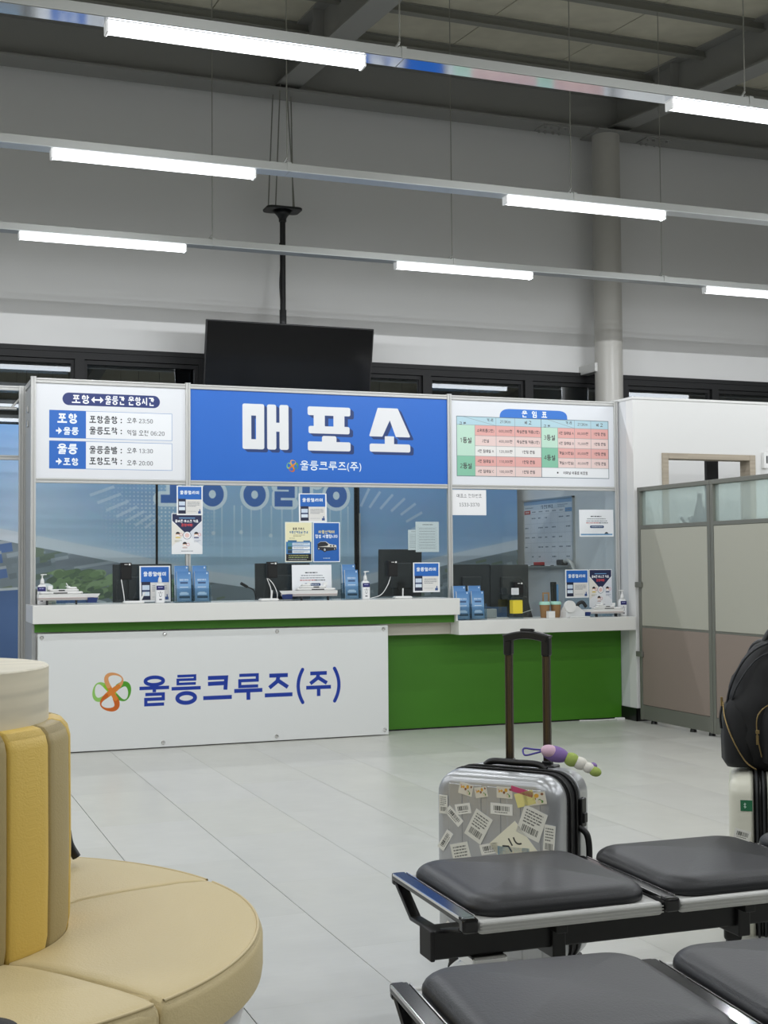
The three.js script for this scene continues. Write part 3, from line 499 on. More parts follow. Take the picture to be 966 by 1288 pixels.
    cell(0, 1, 1, 4, g1, '1등실', 0.045, { weight: 0.13 }); cell(0, 1, 4, 6, g2, '2등실', 0.045, { weight: 0.13 });
    [['스위트룸(2인)', '600,000원', '특실운임 적용(2인)', p1], ['2인실', '400,000원', '특실운임 적용(2인)', p2], ['4인 침대실 A', '120,000원', '1인당 운임', p3], ['4인 침대실 B', '110,000원', '1인당 운임', p1], ['4인 침대실 C', '100,000원', '1인당 운임', p2]].forEach(([a, d, e, col], r) => { cell(1, 2, r + 1, r + 2, col, a, 0.0265); cell(2, 3, r + 1, r + 2, col, d, 0.0265); cell(3, 4, r + 1, r + 2, col, e, 0.0265); });
    cell(4, 5, 1, 3, g1, '3등실', 0.045, { weight: 0.13 }); cell(4, 5, 3, 5, g2, '4등실', 0.045, { weight: 0.13 });
    [['6인 침대실 A', '80,000원', '1인당 운임', p1], ['6인 침대실 B', '75,000원', '1인당 운임', p2], ['객실(30인실)', '85,000원', '1인당 운임', p1], ['객실(57인실)', '80,000원', '1인당 운임', p2]].forEach(([a, d, e, col], r) => { cell(5, 6, r + 1, r + 2, col, a, 0.0255); cell(6, 7, r + 1, r + 2, col, d, 0.0255); cell(7, 8, r + 1, r + 2, col, e, 0.0255); });
    cell(4, 8, 5, 6, '#eceef0', '터미널 이용료 미포함', 0.026); c.fillStyle = '#333'; c.beginPath(); c.arc(X(3.965), Y((yl[5] + yl[6]) / 2), 5, 0, 7); c.fill();
    c.strokeStyle = '#51636b'; c.lineWidth = 3; c.strokeRect(X(x[0]), Y(yl[0]), X(x[8]) - X(x[0]), Y(yl[6]) - Y(yl[0])); c.beginPath(); c.moveTo(X(x[4]), Y(yl[0])); c.lineTo(X(x[4]), Y(yl[6])); c.stroke();
  }, 'white fare table board', 740);
  for (const [x0, x1, y0] of [[0.034, 1.046, UP + 0.002], [1.08, 3.033, UP + 0.002], [3.067, 4.466, LOW + 0.002]]) part('glass_pane', span(x0, x1, y0, 1.785, -0.003, 0.003), M.glass, b);
}
{ // frame that carries on to the left of the booth, set back
  const f = thing('frame_screen', 'aluminium frame screen running left from the booth in front of the mural', 'frame', [0, 0, -0.46]);
  for (const y of [2.472, 1.985]) part('rail', [bx(1.6, 0.012, 0.03, -0.805, y - 0.0105, 0, 0.003), bx(1.6, 0.012, 0.03, -0.805, y + 0.0105, 0, 0.003), bx(1.6, 0.012, 0.016, -0.805, y, 0)], M.aluPaint, f);
  for (const x of [-0.018, -1.622]) part('post', [bx(0.013, 2.49, 0.034, x - 0.0105, 1.245, 0, 0.003), bx(0.013, 2.49, 0.034, x + 0.0105, 1.245, 0, 0.003), bx(0.012, 2.49, 0.022, x, 1.245, 0)], M.aluPaint, f);
  part('truss', [rod([-1.6, 2.33, 0], [-0.05, 2.33, 0], 0.012), rod([-0.09, 2.33, 0], [-0.03, 2.4, 0], 0.008)], M.alu, f);
}

// ================================================================ counters
{
  const u = thing('counter', 'higher left counter with white worktop and green strip under it', 'counter', [0, 0, 0]);
  part('worktop', span(-0.008, 3.016, 0.85, UP, -0.2, 0.25, 0.004), M.worktop, u);
  part('green_strip', span(0.012, 3.004, 0.792, 0.85, 0.15, 0.17), M.green, u);
  part('body', [span(0.02, 2.49, 0.0, 0.792, -0.1, 0.14), span(0.02, 3.004, 0.792, 0.85, -0.1, 0.15)], M.white, u);
  part('side_board', span(-0.004, 0.02, 0, 0.85, -0.2, 0.16), M.greyBoard, u);
  part('end_board', span(3.004, 3.018, 0.8, 0.85, -0.15, 0.2), M.white, u);
  part('filler_board', span(2.49, 3.003, 0.705, 0.792, 0, 0.1), M.beigeBoard, u);
  const l = thing('counter', 'lower right counter with white worktop above a plain green front', 'counter', [0, 0, 0]);
  part('worktop', span(3.005, 4.494, 0.702, LOW, -0.2, 0.25, 0.004), M.worktop, l);
  part('front_panel', span(2.495, 4.506, 0.012, 0.7, -0.02, 0.0), M.green, l);
  part('plinth', span(2.5, 4.5, 0, 0.012, -0.05, -0.008), M.black, l);
  part('body', span(3.03, 4.48, 0.02, 0.7, -0.15, -0.03), M.white, l);
  const s = thing('company_sign', 'large white acrylic sign with emblem and blue company name on the counter front', 'sign', [0, 0, 0]);
  const x0 = 0.03, x1 = 2.47, y0 = 0.008, y1 = 0.783, S = 640;
  const m = sheet('board', x1 - x0, y1 - y0, 0.012, canvas(Math.round((x1 - x0) * S), Math.round((y1 - y0) * S), (c, w, h) => {
    const X = (x) => (x - x0) * S, Y = (y) => (y1 - y) * S; fill(c, '#e2e4e3', 0, 0, w, h);
    emblem(c, X(0.507), Y(0.39), 0.118 * S);
    text(c, '울릉크루즈', X(0.685), Y(0.487), 0.206 * S, '#17389c', { weight: 0.132, squeeze: 1.05 });
    c.strokeStyle = '#17389c'; c.lineWidth = 0.024 * S; c.lineCap = 'round';
    for (const [x, k] of [[1.81, -1], [2.085, 1]]) { c.beginPath(); c.moveTo(X(x - k * 0.02), Y(0.49)); c.quadraticCurveTo(X(x + k * 0.045), Y(0.375), X(x - k * 0.02), Y(0.262)); c.stroke(); }
    text(c, '주', X(1.85), Y(0.484), 0.198 * S, '#17389c', { weight: 0.13 });
  }), s, 0.14, M.whiteGloss);
  m.position.set((x0 + x1) / 2, (y0 + y1) / 2, 0.194);
  for (const [x, y] of [[0.055, 0.758], [0.86, 0.762], [1.646, 0.76], [2.436, 0.757], [0.055, 0.036], [0.85, 0.036], [1.64, 0.036], [2.44, 0.04]]) part('standoff_bolt', [cyl(0.014, 0.014, 0.03, 0, 0, 0, 20).rotateX(Math.PI / 2).translate(x, y, 0.173), lathe([[0, 0.008], [0.009, 0.007], [0.0135, 0.003], [0.014, 0], [0, 0]], 20).rotateX(Math.PI / 2).translate(x, y, 0.2)], M.chrome, s);
  const d = thing('inner_desk', 'clerk desk behind the glass seen between the counter items', 'desk', [0, 0, 0]);
  part('desktop', span(0.05, 4.45, 0.72, 0.75, -1.0, -0.22, 0.004), M.greyBoard, d);
  for (const x of [0.1, 1.5, 3.0, 4.4]) part('leg', span(x - 0.02, x + 0.02, 0, 0.72, -0.95, -0.3), M.greyBoard, d);
}

// ================================================================ printed notices
const noticeTex = canvas(380, 440, (c, w, h) => {
  fill(c, '#eef0f2', 0, 0, w, h); fill(c, '#2468bd', 18, 14, w - 36, 190); text(c, '울릉알리미', w / 2, 72, 58, '#f3f6fa', { weight: 0.16, align: 'center' });
  fill(c, '#e2e0dc', 18, 204, w - 36, h - 222); fill(c, '#1b2340', 22, 196, 110, 222); fill(c, '#cfdcec', 32, 236, 90, 60); fill(c, '#dbe6f2', 32, 318, 90, 50); fill(c, '#3b4c7d', 32, 300, 90, 12);
  greek(c, 156, 240, 180, 11, '#777b84', 4, 1.9); greek(c, 156, 380, 130, 8, '#a3a5a8', 1); c.fillStyle = '#33538d'; c.fillRect(330, 350, 14, 66); c.fillRect(312, 380, 40, 36);
});
const maskTex = canvas(400, 540, (c, w, h) => {
  fill(c, '#ecedef', 0, 0, w, h); c.fillStyle = '#dcdfe6'; c.beginPath(); c.moveTo(w, 110); c.lineTo(w / 2, 270); c.lineTo(w, 440); c.fill(); c.fillStyle = '#e9e5dd'; c.beginPath(); c.moveTo(0, 110); c.lineTo(w / 2, 270); c.lineTo(0, 440); c.fill();
  c.fillStyle = '#20294f'; c.beginPath(); c.moveTo(10, 10); c.lineTo(w - 10, 10); c.lineTo(w - 10, 100); c.lineTo(w / 2, 285); c.lineTo(10, 100); c.fill();
  fill(c, '#7fb1e0', 96, 58, 208, 10); text(c, '올바른 마스크 착용,', w / 2, 84, 40, '#fff', { weight: 0.16, align: 'center', squeeze: 0.88 }); text(c, '감염예방!', w / 2, 136, 38, '#d8484d', { weight: 0.17, align: 'center' });
  c.fillStyle = '#f3f3f5'; c.strokeStyle = '#2a3560'; c.lineWidth = 5; c.beginPath(); c.arc(w / 2, 292, 50, 0, 7); c.fill(); c.stroke(); c.fillStyle = '#e9c9c4'; c.beginPath(); c.arc(w / 2, 292, 30, 0, 7); c.fill();
  const face = (x, y, k) => { c.fillStyle = '#e7bfa5'; c.beginPath(); c.arc(x, y, 27, 0, 7); c.fill(); c.fillStyle = '#22202a'; c.beginPath(); c.arc(x, y - 8, 28, Math.PI, 0); c.fill(); c.fillStyle = '#f2f2f2'; c.beginPath(); c.roundRect(x - 20, y + 2, 40, 20, 8); c.fill(); c.strokeStyle = '#d0505a'; c.lineWidth = 4; c.beginPath(); c.arc(x + 42, y, 18, 0, 7); c.stroke(); fill(c, k, x - 30, y + 32, 62, 16); };
  face(80, 282, '#d9c25a'); face(320, 282, '#48507a'); face(170, 415, '#c9b3b0'); greek(c, 40, 358, 90, 8, '#8a8a66', 2); greek(c, 290, 358, 90, 8, '#7a7f95', 2); greek(c, 125, 496, 150, 11, '#55596a');
});
const carTex = canvas(400, 560, (c, w, h) => {
  fill(c, '#eef2f6', 0, 0, w, h); fill(c, '#1e62b4', 12, 12, w - 24, h - 24); text(c, '차량선적이', w / 2, 112, 50, '#f0dc8a', { weight: 0.15, align: 'center' }); text(c, '정상 시행됩니다', w / 2, 172, 54, '#f6f8fb', { weight: 0.15, align: 'center', squeeze: 0.86 });
  c.fillStyle = '#d8d5cb'; c.beginPath(); [[70, 300], [110, 272], [190, 270], [240, 305], [345, 322], [350, 372], [150, 392], [64, 360]].forEach((p, i) => c[i ? 'lineTo' : 'moveTo'](...p)); c.closePath(); c.fill();
  c.fillStyle = '#24262b'; c.beginPath(); [[64, 305], [112, 276], [184, 276], [226, 308], [214, 332], [66, 346]].forEach((p, i) => c[i ? 'lineTo' : 'moveTo'](...p)); c.fill(); c.beginPath(); [[64, 345], [215, 350], [345, 352], [340, 392], [160, 410], [64, 372]].forEach((p, i) => c[i ? 'lineTo' : 'moveTo'](...p)); c.fill();
  for (const [x, y, r] of [[172, 386, 34], [84, 372, 22], [318, 376, 20]]) { c.fillStyle = '#121316'; c.beginPath(); c.ellipse(x, y, r * 0.8, r, 0, 0, 7); c.fill(); c.fillStyle = '#b9bcc0'; c.beginPath(); c.ellipse(x, y, r * 0.42, r * 0.55, 0, 0, 7); c.fill(); }
  for (const x of [262, 304]) { c.fillStyle = '#3a3c40'; c.beginPath(); c.arc(x, 332, 12, 0, 7); c.fill(); } greek(c, 150, 500, 100, 13, '#c9d8ea');
});
const fareTex = canvas(400, 560, (c, w, h) => {
  fill(c, '#eeeede', 0, 0, w, h); fill(c, '#ece7bf', 12, 12, w - 24, 270); text(c, '울릉 크루즈', w / 2, 78, 34, '#2c2c2c', { weight: 0.15, align: 'center' }); text(c, '차량선적요금 안내', w / 2, 124, 38, '#245c94', { weight: 0.15, align: 'center', squeeze: 0.88 }); greek(c, 120, 178, 170, 10, '#85835f', 2); greek(c, 62, 222, 80, 11, '#9a9873');
  fill(c, '#3c6b8c', 40, 255, 130, 22); fill(c, '#51789a', 270, 258, 100, 20); fill(c, '#3a76ae', 12, 276, w - 24, 172);
  for (let r = 0; r < 3; r++) { fill(c, ['#4f8f9a', '#3b5a46', '#26374b'][r], 38, 290 + r * 52, 62, 44); fill(c, ['#cfdfee', '#eef1f4', '#e3e8ee'][r], 106, 290 + r * 52, 262, 42); greek(c, 120, 300 + r * 52, 220, 9, '#7b8794', 2); }
  fill(c, '#15181c', 12, 448, w - 24, 98); greek(c, 50, 464, 290, 13, '#c4c07a', 1); greek(c, 50, 490, 300, 16, '#a2b07a', 1); greek(c, 50, 520, 270, 10, '#d0d2d4', 1);
});
const infoTex = canvas(480, 360, (c, w, h) => {
  fill(c, '#eef0f3', 0, 0, w, h); greek(c, 160, 84, 150, 17, '#3c3f46'); greek(c, 110, 118, 260, 13, '#777c86'); greek(c, 100, 146, 290, 13, '#777c86'); greek(c, 96, 172, 190, 14, '#b0413f'); greek(c, 280, 172, 120, 14, '#4c5059');
  c.fillStyle = '#27436f'; c.beginPath(); c.roundRect(148, 212, 196, 34, 15); c.fill(); greek(c, 166, 224, 160, 11, '#dfe6ef'); fill(c, '#6f9cc0', 18, 322, w - 36, 20); c.fillStyle = '#2e3138'; c.beginPath(); c.moveTo(350, 322); c.quadraticCurveTo(378, 276, 408, 322); c.fill();
});
const phoneTex = canvas(600, 400, (c, w, h) => { fill(c, '#f0f0f1', 0, 0, w, h); text(c, '매표소 전화번호', w / 2, 62, 66, '#4c4c50', { weight: 0.08, align: 'center', squeeze: 0.94 }); text(c, '1533-3370', w / 2, 196, 78, '#3f3f43', { align: 'center', font: 'serif' }); });
const paperTex = canvas(300, 360, (c, w, h) => { fill(c, '#dfe1e3', 0, 0, w, h); greek(c, 90, 30, 130, 12, '#6a6d73'); c.strokeStyle = '#8b8f96'; for (let i = 0; i < 8; i++) c.strokeRect(30, 66 + i * 33, 240, 33); for (let i = 0; i < 8; i++) greek(c, 44, 78 + i * 33, 210, 9, '#8f939a'); });
function poster(label, tex, x0, x1, y0, y1, z, turnZ = 0, group) {
  const p = sheet(numbered('poster'), x1 - x0, y1 - y0, 0.0015, tex, scene, 0.5); p.position.set((x0 + x1) / 2, (y0 + y1) / 2, z); p.rotation.z = turnZ; return tag(p, label, 'poster', group);
}
const G = 0.0042;
poster('blue and white app notice taped high on the left glass over the frame post', noticeTex, 0.98, 1.163, 1.572, 1.776, 0.0235);
poster('navy and white mask wearing poster taped below the notice on the frame post', maskTex, 0.945, 1.161, 1.302, 1.585, 0.0205);
poster('blue and white app notice with a curling corner taped above two posters in mid glass', noticeTex, 1.868, 2.078, 1.528, 1.735, G, 0.01);
poster('cream coloured vehicle fare poster with blue table, left of the car poster', fareTex, 1.765, 1.966, 1.242, 1.528, G);
poster('blue poster with a picture of an off road car', carTex, 1.974, 2.178, 1.24, 1.528, G);
poster('white sheet with the booth phone number in the corner of the right pane', phoneTex, 3.07, 3.35, 1.586, 1.778, G);
poster('white information sheet with navy pill taped to the right end of the right pane', infoTex, 4.148, 4.452, 1.425, 1.636, G, 0.005);
poster('blue and white app notice fixed low on the glass beside the middle frame post', noticeTex, 2.748, 2.962, 1.012, 1.232, G);
poster('grey printed schedule sheet taped inside the glass above the tilted monitor', paperTex, 2.775, 2.962, 1.31, 1.535, -0.0055);
poster('narrow grey sheet tucked behind the schedule sheet inside the glass', paperTex, 2.715, 2.8, 1.325, 1.475, -0.0075);
{
  const n = thing('notice_stand', 'acrylic stand with blue and white app notice behind the left sanitizer bottle', 'notice stand', [0.822, UP, 0.06]);
  const q = sheet('notice', 0.212, 0.245, 0.0015, noticeTex, n, 0.5); q.position.set(0, 0.13, 0.003); q.rotation.x = -0.06; part('stand', [bx(0.212, 0.25, 0.002, 0, 0.129, -0.001).rotateX(-0.06), bx(0.212, 0.003, 0.06, 0, 0.0015, 0)], M.acrylic, n);
  const m = thing('notice_stand', 'acrylic stand with white text notice behind the middle model ship', 'notice stand', [1.945, UP, 0.06]);
  const r = sheet('notice', 0.296, 0.222, 0.0015, infoTex, m, 0.5); r.position.set(0, 0.14, 0.003); r.rotation.x = -0.05; part('stand', [bx(0.296, 0.25, 0.002, 0, 0.127, -0.001).rotateX(-0.05), bx(0.296, 0.003, 0.06, 0, 0.0015, 0)], M.acrylic, m);
  const d = thing('notice_stand', 'acrylic double stand with app notice and mask poster at the right counter end', 'notice stand', [4.205, LOW, 0.035]);
  const a = sheet('notice', 0.205, 0.218, 0.0015, noticeTex, d, 0.5), b = sheet('mask_poster', 0.202, 0.295, 0.0015, maskTex, d, 0.5); a.position.set(-0.104, 0.255, 0.004); b.position.set(0.104, 0.217, 0.004);
  part('stand', [bx(0.42, 0.366, 0.003, 0, 0.183, 0), bx(0.28, 0.003, 0.05, 0.06, 0.0015, 0)], M.acrylic, d);
}

// ================================================================ things on the counters
{ // pump bottles
  const label = canvas(128, 160, (c, w, h) => { fill(c, '#ededee', 0, 0, w, h); fill(c, '#2a2c6a', 0, 0, w, 42); greek(c, 28, 12, 72, 11, '#b9bce0'); c.strokeStyle = '#4a4d55'; c.lineWidth = 5; c.beginPath(); c.moveTo(64, 58); c.quadraticCurveTo(40, 88, 50, 100); c.quadraticCurveTo(64, 112, 78, 100); c.quadraticCurveTo(88, 88, 64, 58); c.stroke(); greek(c, 28, 66, 14, 8, '#777'); greek(c, 88, 66, 14, 8, '#777'); fill(c, '#4a4d55', 44, 128, 42, 11); });
  const t = thing('sanitizer_bottle', 'white pump sanitizer bottle standing before the left blue notice stand', 'bottle', [0.838, UP, 0.15], 0, 'hand sanitizer bottles');
  part('bottle', layers(0.062, 0.04, 0.014, [[0.004, 0], [0, 0.004], [0, 0.115], [0.004, 0.126], [0.016, 0.136], [0.0185, 0.14]], 6), M.whiteGloss, t);
  const l = part('label', new THREE.PlaneGeometry(0.054, 0.112), print(label, 0.3), t); l.position.set(0, 0.062, 0.0204);
  part('pump', [cyl(0.0125, 0.0135, 0.018, 0, 0.148), cyl(0.008, 0.013, 0.018, 0, 0.165), cyl(0.0045, 0.0045, 0.024, 0, 0.184), bx(0.02, 0.009, 0.014, 0, 0.198, 0, 0.003), bx(0.03, 0.006, 0.008, -0.014, 0.2, 0, 0.002)], M.white, t);
  copyOf(t, [2.318, UP, 0.15], 3.14 - 3.1, 'white pump sanitizer bottle right of the single brochure holder', undefined).children[2].rotation.y = Math.PI;
  copyOf(t, [4.445, LOW, 0.13], 0.05, 'white pump sanitizer bottle at the far right end of the lower counter');
  const u = copyOf(t, [0.075, UP, 0.035], -0.3, 'white pump sanitizer bottle in the left booth corner behind the model ship'); u.children[2].rotation.y = Math.PI;
  const r = thing('tissue_box', 'small beige box with white wipes in the left booth corner', 'box', [0.11, UP, -0.07]);
  part('box', bx(0.13, 0.1, 0.09, 0, 0.05, 0, 0.006), M.beigeBoard, r); part('wipes', layers(0.1, 0.06, 0.03, [[0.01, 0.1], [0, 0.108], [0.004, 0.125], [0.03, 0.14]]), M.white, r);
}
{ // model ferries
  const make = (label, p, turn) => {
    const s = thing('model_ship', label, 'model ship', p, turn, 'white model ferries'), st = [[-0.19, 1], [-0.1, 1], [0.02, 1], [0.1, 0.82], [0.16, 0.45], [0.2, 0.05]];
    const hull = (y0, y1, k0, k1, dx) => loft([[y0, k0, 0], [y1, k1, dx]].map(([y, k, d]) => [...st.map(([x, w]) => V(x + (x > 0.05 ? d : 0), y, 0.05 * w * k)), ...[...st].reverse().map(([x, w]) => V(x + (x > 0.05 ? d : 0), y, -0.05 * w * k))]), 0.6);
    part('hull', hull(0.046, 0.07, 0.85, 1, 0.018), M.shipWhite, s);
    const keel = part('keel', hull(0.03, 0.046, 0.6, 0.84, 0.01), M.shipKeel, s); part('waterline', hull(0.0445, 0.0465, 0.855, 0.86, 0.002), std(0xb98a88, 0.5), keel); part('bow', loft([[0.012, 0.02], [0.03, 0.03], [0.046, 0.036]].map(([y, w]) => [V(0.13, y, w), V(0.19 + y * 0.3, y, 0.004), V(0.19 + y * 0.3, y, -0.004), V(0.13, y, -w)]), 0.6), M.shipBlue, keel);
    part('superstructure', [layers(0.28, 0.088, 0.02, [[0, 0.07], [0.002, 0.085], [0.006, 0.087]]).translate(-0.04, 0, 0), layers(0.19, 0.074, 0.02, [[0, 0.087], [0.003, 0.1], [0.006, 0.102]]).translate(-0.02, 0, 0), layers(0.07, 0.06, 0.015, [[0, 0.102], [0.006, 0.115], [0.01, 0.117]]).translate(0.03, 0, 0)], M.shipWhite, s);
    part('windows', [bx(0.09, 0.007, 0.0895, -0.05, 0.078, 0), bx(0.04, 0.008, 0.0755, -0.04, 0.0945, 0)], M.charcoal, s);
    part('mast', [bx(0.026, 0.006, 0.03, 0.005, 0.12, 0), rod([0.01, 0.115, 0], [-0.006, 0.142, 0], 0.003)], M.shipWhite, s); part('funnel', bx(0.03, 0.026, 0.022, -0.11, 0.113, 0, 0.004), M.shipWhite, s);
    part('stand', [bx(0.006, 0.028, 0.06, -0.13, 0.014, 0), bx(0.006, 0.028, 0.05, 0.06, 0.014, 0)], M.charcoal, s); part('name_plate', bx(0.09, 0.018, 0.004, -0.06, 0.012, 0.035), M.acrylic, s);
    return s;
  };
  make('white model ferry at the left counter end with bow to the right', [0.225, UP, 0.13], 0.03);
  make('white model ferry in front of the white notice stand with bow to the left', [1.905, UP, 0.14], Math.PI - 0.12);
  make('white model ferry on the lower counter beside the right sanitizer bottle', [4.258, LOW, 0.15], Math.PI - 0.12).scale.setScalar(0.84);
}
{ // brochure holders with two tiers of leaflets
  const tex = canvas(200, 420, (c, w, h) => { const g = c.createLinearGradient(0, 0, 0, h); g.addColorStop(0, '#4d80b9'); g.addColorStop(0.45, '#7ba6d2'); g.addColorStop(1, '#7d97a8'); fill(c, g, 0, 0, w, h); fill(c, '#d3e1ee', 166, 16, 18, 22); c.fillStyle = '#cfe0f0'; text(c, '울릉크루즈', w / 2, 106, 26, '#e6eef6', { align: 'center', weight: 0.13 }); fill(c, '#3c557c', 46, 148, 108, 24); fill(c, '#dfeaf4', 40, 216, 120, 8); fill(c, '#dfeaf4', 36, 300, 128, 30); fill(c, '#eef3f7', 52, 290, 90, 14); fill(c, '#2f4654', 30, 345, 150, 30); fill(c, '#a9b9c0', 60, 385, 110, 10); });
  const front = print(tex, 0.35);
  const holder = (x, y, where) => {
    const h = thing('brochure_holder', `clear two tier brochure holder with blue leaflets, ${where}`, 'brochure holder', [x, y, 0.12], 0, 'clear brochure holders');
    part('stand', [bx(0.118, 0.25, 0.002, 0, 0.127, -0.03).rotateX(-0.08), bx(0.118, 0.09, 0.002, 0.004, 0.048, 0.048).rotateX(-0.08), bx(0.118, 0.003, 0.09, 0, 0.0015, 0.01), bx(0.002, 0.12, 0.085, -0.058, 0.06, 0.008), bx(0.002, 0.12, 0.085, 0.062, 0.06, 0.008)], M.acrylic, h);
    for (const [k, dx, yy, z] of [['back', -0.004, 0.045, -0.012], ['front', 0.006, 0.006, 0.022]]) {
      const l = thing('leaflet_stack', `blue leaflets in the ${k} tier of the holder ${where}`, 'leaflets', [x + dx, y + yy, 0.12 + z], 0, 'blue leaflets in the holders'); l.rotation.x = -0.08;
      part('leaflets', new THREE.BoxGeometry(0.098, 0.205, 0.012).translate(0, 0.104, 0), sideways(front, M.paper), l);
    }
  };
  holder(1.0, UP, 'left of the left frame post'); holder(1.124, UP, 'right of the left frame post'); holder(2.213, UP, 'beside the middle sanitizer bottle'); holder(3.083, LOW, 'first on the lower counter'); holder(3.205, LOW, 'second on the lower counter');
}
{ // intercom speakers, microphones, clerks' equipment
  const s = thing('intercom_speaker', 'black box intercom speaker before the left monitor', 'speaker', [0.63, 1.187, 0.003], 0, 'black intercom speakers');
  part('box', bx(0.074, 0.116, 0.04, 0, 0, 0.021, 0.005), M.blackMatte, s); part('grille', bx(0.06, 0.078, 0.003, 0, -0.01, 0.0415), M.black, s); part('badge', [bx(0.012, 0.012, 0.002, 0.022, 0.046, 0.0415), bx(0.022, 0.004, 0.002, -0.002, 0.046, 0.0415)], M.white, s);
  copyOf(s, [1.66, 1.187, 0.003], 0, 'black box intercom speaker before the second monitor'); copyOf(s, [2.575, 1.19, 0.003], 0, 'black box intercom speaker before the tilted monitor'); copyOf(s, [3.6, 1.022, 0.003], 0, 'black box intercom speaker above the yellow notes on the lower counter');
  const mic = (label, x, cable, stalk) => {
    const m = thing('desk_microphone', label, 'microphone', [x, UP, x < 1 ? 0.15 : 0.1]);
    part('base', layers(0.14, 0.075, 0.02, [[0, 0], [0, 0.01], [0.006, 0.016], [0.012, 0.018]]), M.white, m);
    part('stalk', rod([stalk[0], 0.014, 0], [stalk[1], 0.075, 0.004], 0.0055), M.white, m); part('cable', tube(cable, 0.003, 30, 6), M.white, m);
  };
  mic('white desk microphone under the left intercom speaker', 0.66, [[-0.06, 0.012, 0], [-0.065, 0.06, 0], [-0.07, 0.16, -0.07]], [0.045, 0.075]);
  mic('white desk microphone under the second intercom speaker', 1.615, [[0.015, 0.012, 0], [0.022, 0.08, -0.02], [0.012, 0.16, -0.08], [0.045, 0.12, -0.05], [0.062, 0.05, 0], [0.062, 0.012, 0]], [0.02, 0.024]);
  mic('white desk microphone under the tilted monitor', 2.625, [[-0.26, 0.005, 0.01], [-0.17, 0.03, 0], [-0.1, 0.1, -0.04], [-0.06, 0.165, -0.08]], [0.002, 0.002]);
  const g = thing('gooseneck_microphone', 'thin black gooseneck microphone bent left behind the second monitor', 'microphone', [1.62, 0.75, -0.26]);
  part('neck', tube([[-0.02, 0.01, 0], [0.0, 0.2, 0], [-0.02, 0.29, 0.01], [-0.07, 0.315, 0.02]], 0.005), M.black, g); part('head', rod([-0.07, 0.315, 0.02], [-0.12, 0.342, 0.03], 0.011), M.black, g); part('base', cyl(0.05, 0.055, 0.02, -0.02, 0.01, 0), M.black, g);
  const monitor = (label, x, y, z, w, h, turn, lean) => {
    const m = thing('monitor', label, 'monitor', [x, 0.75, z], turn, 'monitors seen from behind');
    const s2 = part('back_shell', [bx(w, h, 0.02, 0, 0, 0, 0.005), bx(w * 0.5, h * 0.55, 0.03, 0, -0.02, 0.02, 0.01)], M.charcoal, m); s2.position.y = y - 0.75; s2.rotation.x = lean; const scr = part('screen', bx(w - 0.02, h - 0.02, 0.002, 0, 0, -0.011), M.blackGloss, m); scr.position.copy(s2.position); scr.rotation.x = lean;
    part('stand', [bx(0.05, Math.max(0.06, y - 0.75 - h * 0.2), 0.02, 0, Math.max(0.06, y - 0.75 - h * 0.2) / 2, 0.035), bx(0.17, 0.012, 0.14, 0, 0.006, 0.03, 0.004)], M.black, m);
  };
  monitor('black monitor seen from behind at the left, behind the blue notice stand', 0.805, 1.085, -0.32, 0.42, 0.3, 0.03, -0.03);
  monitor('black monitor seen from behind, left of the white notice stand', 1.84, 1.085, -0.32, 0.42, 0.3, 0, -0.03);
  monitor('black monitor seen from behind, tilted and taller, right of the middle bottle', 2.775, 1.155, -0.33, 0.34, 0.36, -0.12, 0.06);
  monitor('black wide monitor seen from behind, left one behind the lower counter', 3.37, 1.05, -0.34, 0.33, 0.33, 0.02, 0);
  monitor('black wide monitor seen from behind, right one behind the lower counter', 3.705, 1.045, -0.34, 0.33, 0.33, -0.02, 0);
  const ph = thing('desk_phone', 'black office phone beside the tilted monitor behind the glass', 'phone', [3.06, 0.75, -0.36], 0.1);
  part('base', extrude([[-0.09, 0], [0.09, 0], [0.09, 0.04], [-0.09, 0.14]], 0.14, 0.004).translate(0, 0.004, -0.07).rotateY(0.6), M.black, ph); part('handset', [bx(0.05, 0.03, 0.2, -0.03, 0.17, 0, 0.012)].map((q) => q.rotateZ(-0.3)), M.black, ph); part('cord', tube([[0.03, 0.1, 0.05], [0.02, 0.16, 0.06], [0.01, 0.19, 0.05], [0.0, 0.15, 0.04]], 0.004), M.black, ph);
  const yb = thing('note_box', 'small clear box of yellow notes with dark lid on the lower counter', 'box', [3.545, LOW, 0.1]);
  part('case', [bx(0.086, 0.036, 0.07, 0, 0.018, 0), bx(0.086, 0.04, 0.07, 0, 0.16, 0, 0.004)], M.acrylic, yb); part('notes', bx(0.08, 0.1, 0.06, 0, 0.088, 0, 0.003), M.yellowPaper, yb); const card = sheet('card', 0.062, 0.05, 0.002, paperTex, yb, 0.6); card.position.set(-0.008, 0.205, 0); 
  const cr = thing('payment_terminal', 'black slanted payment terminal right of the yellow notes', 'payment terminal', [3.675, LOW, -0.11], -0.3);
  part('body', extrude([[-0.08, 0], [0.09, 0], [0.05, 0.15], [-0.05, 0.165], [-0.08, 0.12]], 0.1, 0.006).translate(0, 0.006, -0.05), M.black, cr); part('screen', bx(0.07, 0.05, 0.003, -0.01, 0.11, 0.058), M.blackGloss, cr); part('cable', tube([[0.06, 0.1, 0], [0.06, 0.24, -0.02], [0.0, 0.3, -0.04], [-0.05, 0.27, -0.05]], 0.004), M.black, cr); part('paper_slip', bx(0.09, 0.002, 0.03, 0.06, 0.03, 0.06).rotateZ(0.3), M.paper, cr);
  const pr = thing('receipt_printer', 'grey receipt printer behind the second holder on the lower counter', 'printer', [3.37, LOW, -0.1], 0.05);
  part('body', bx(0.16, 0.07, 0.13, 0, 0.036, 0, 0.008), M.greyBoard, pr); part('stand', bx(0.04, 0.13, 0.04, -0.1, 0.066, 0, 0.004), M.charcoal, pr); part('slot', bx(0.1, 0.004, 0.02, 0, 0.0715, 0.02), M.black, pr);
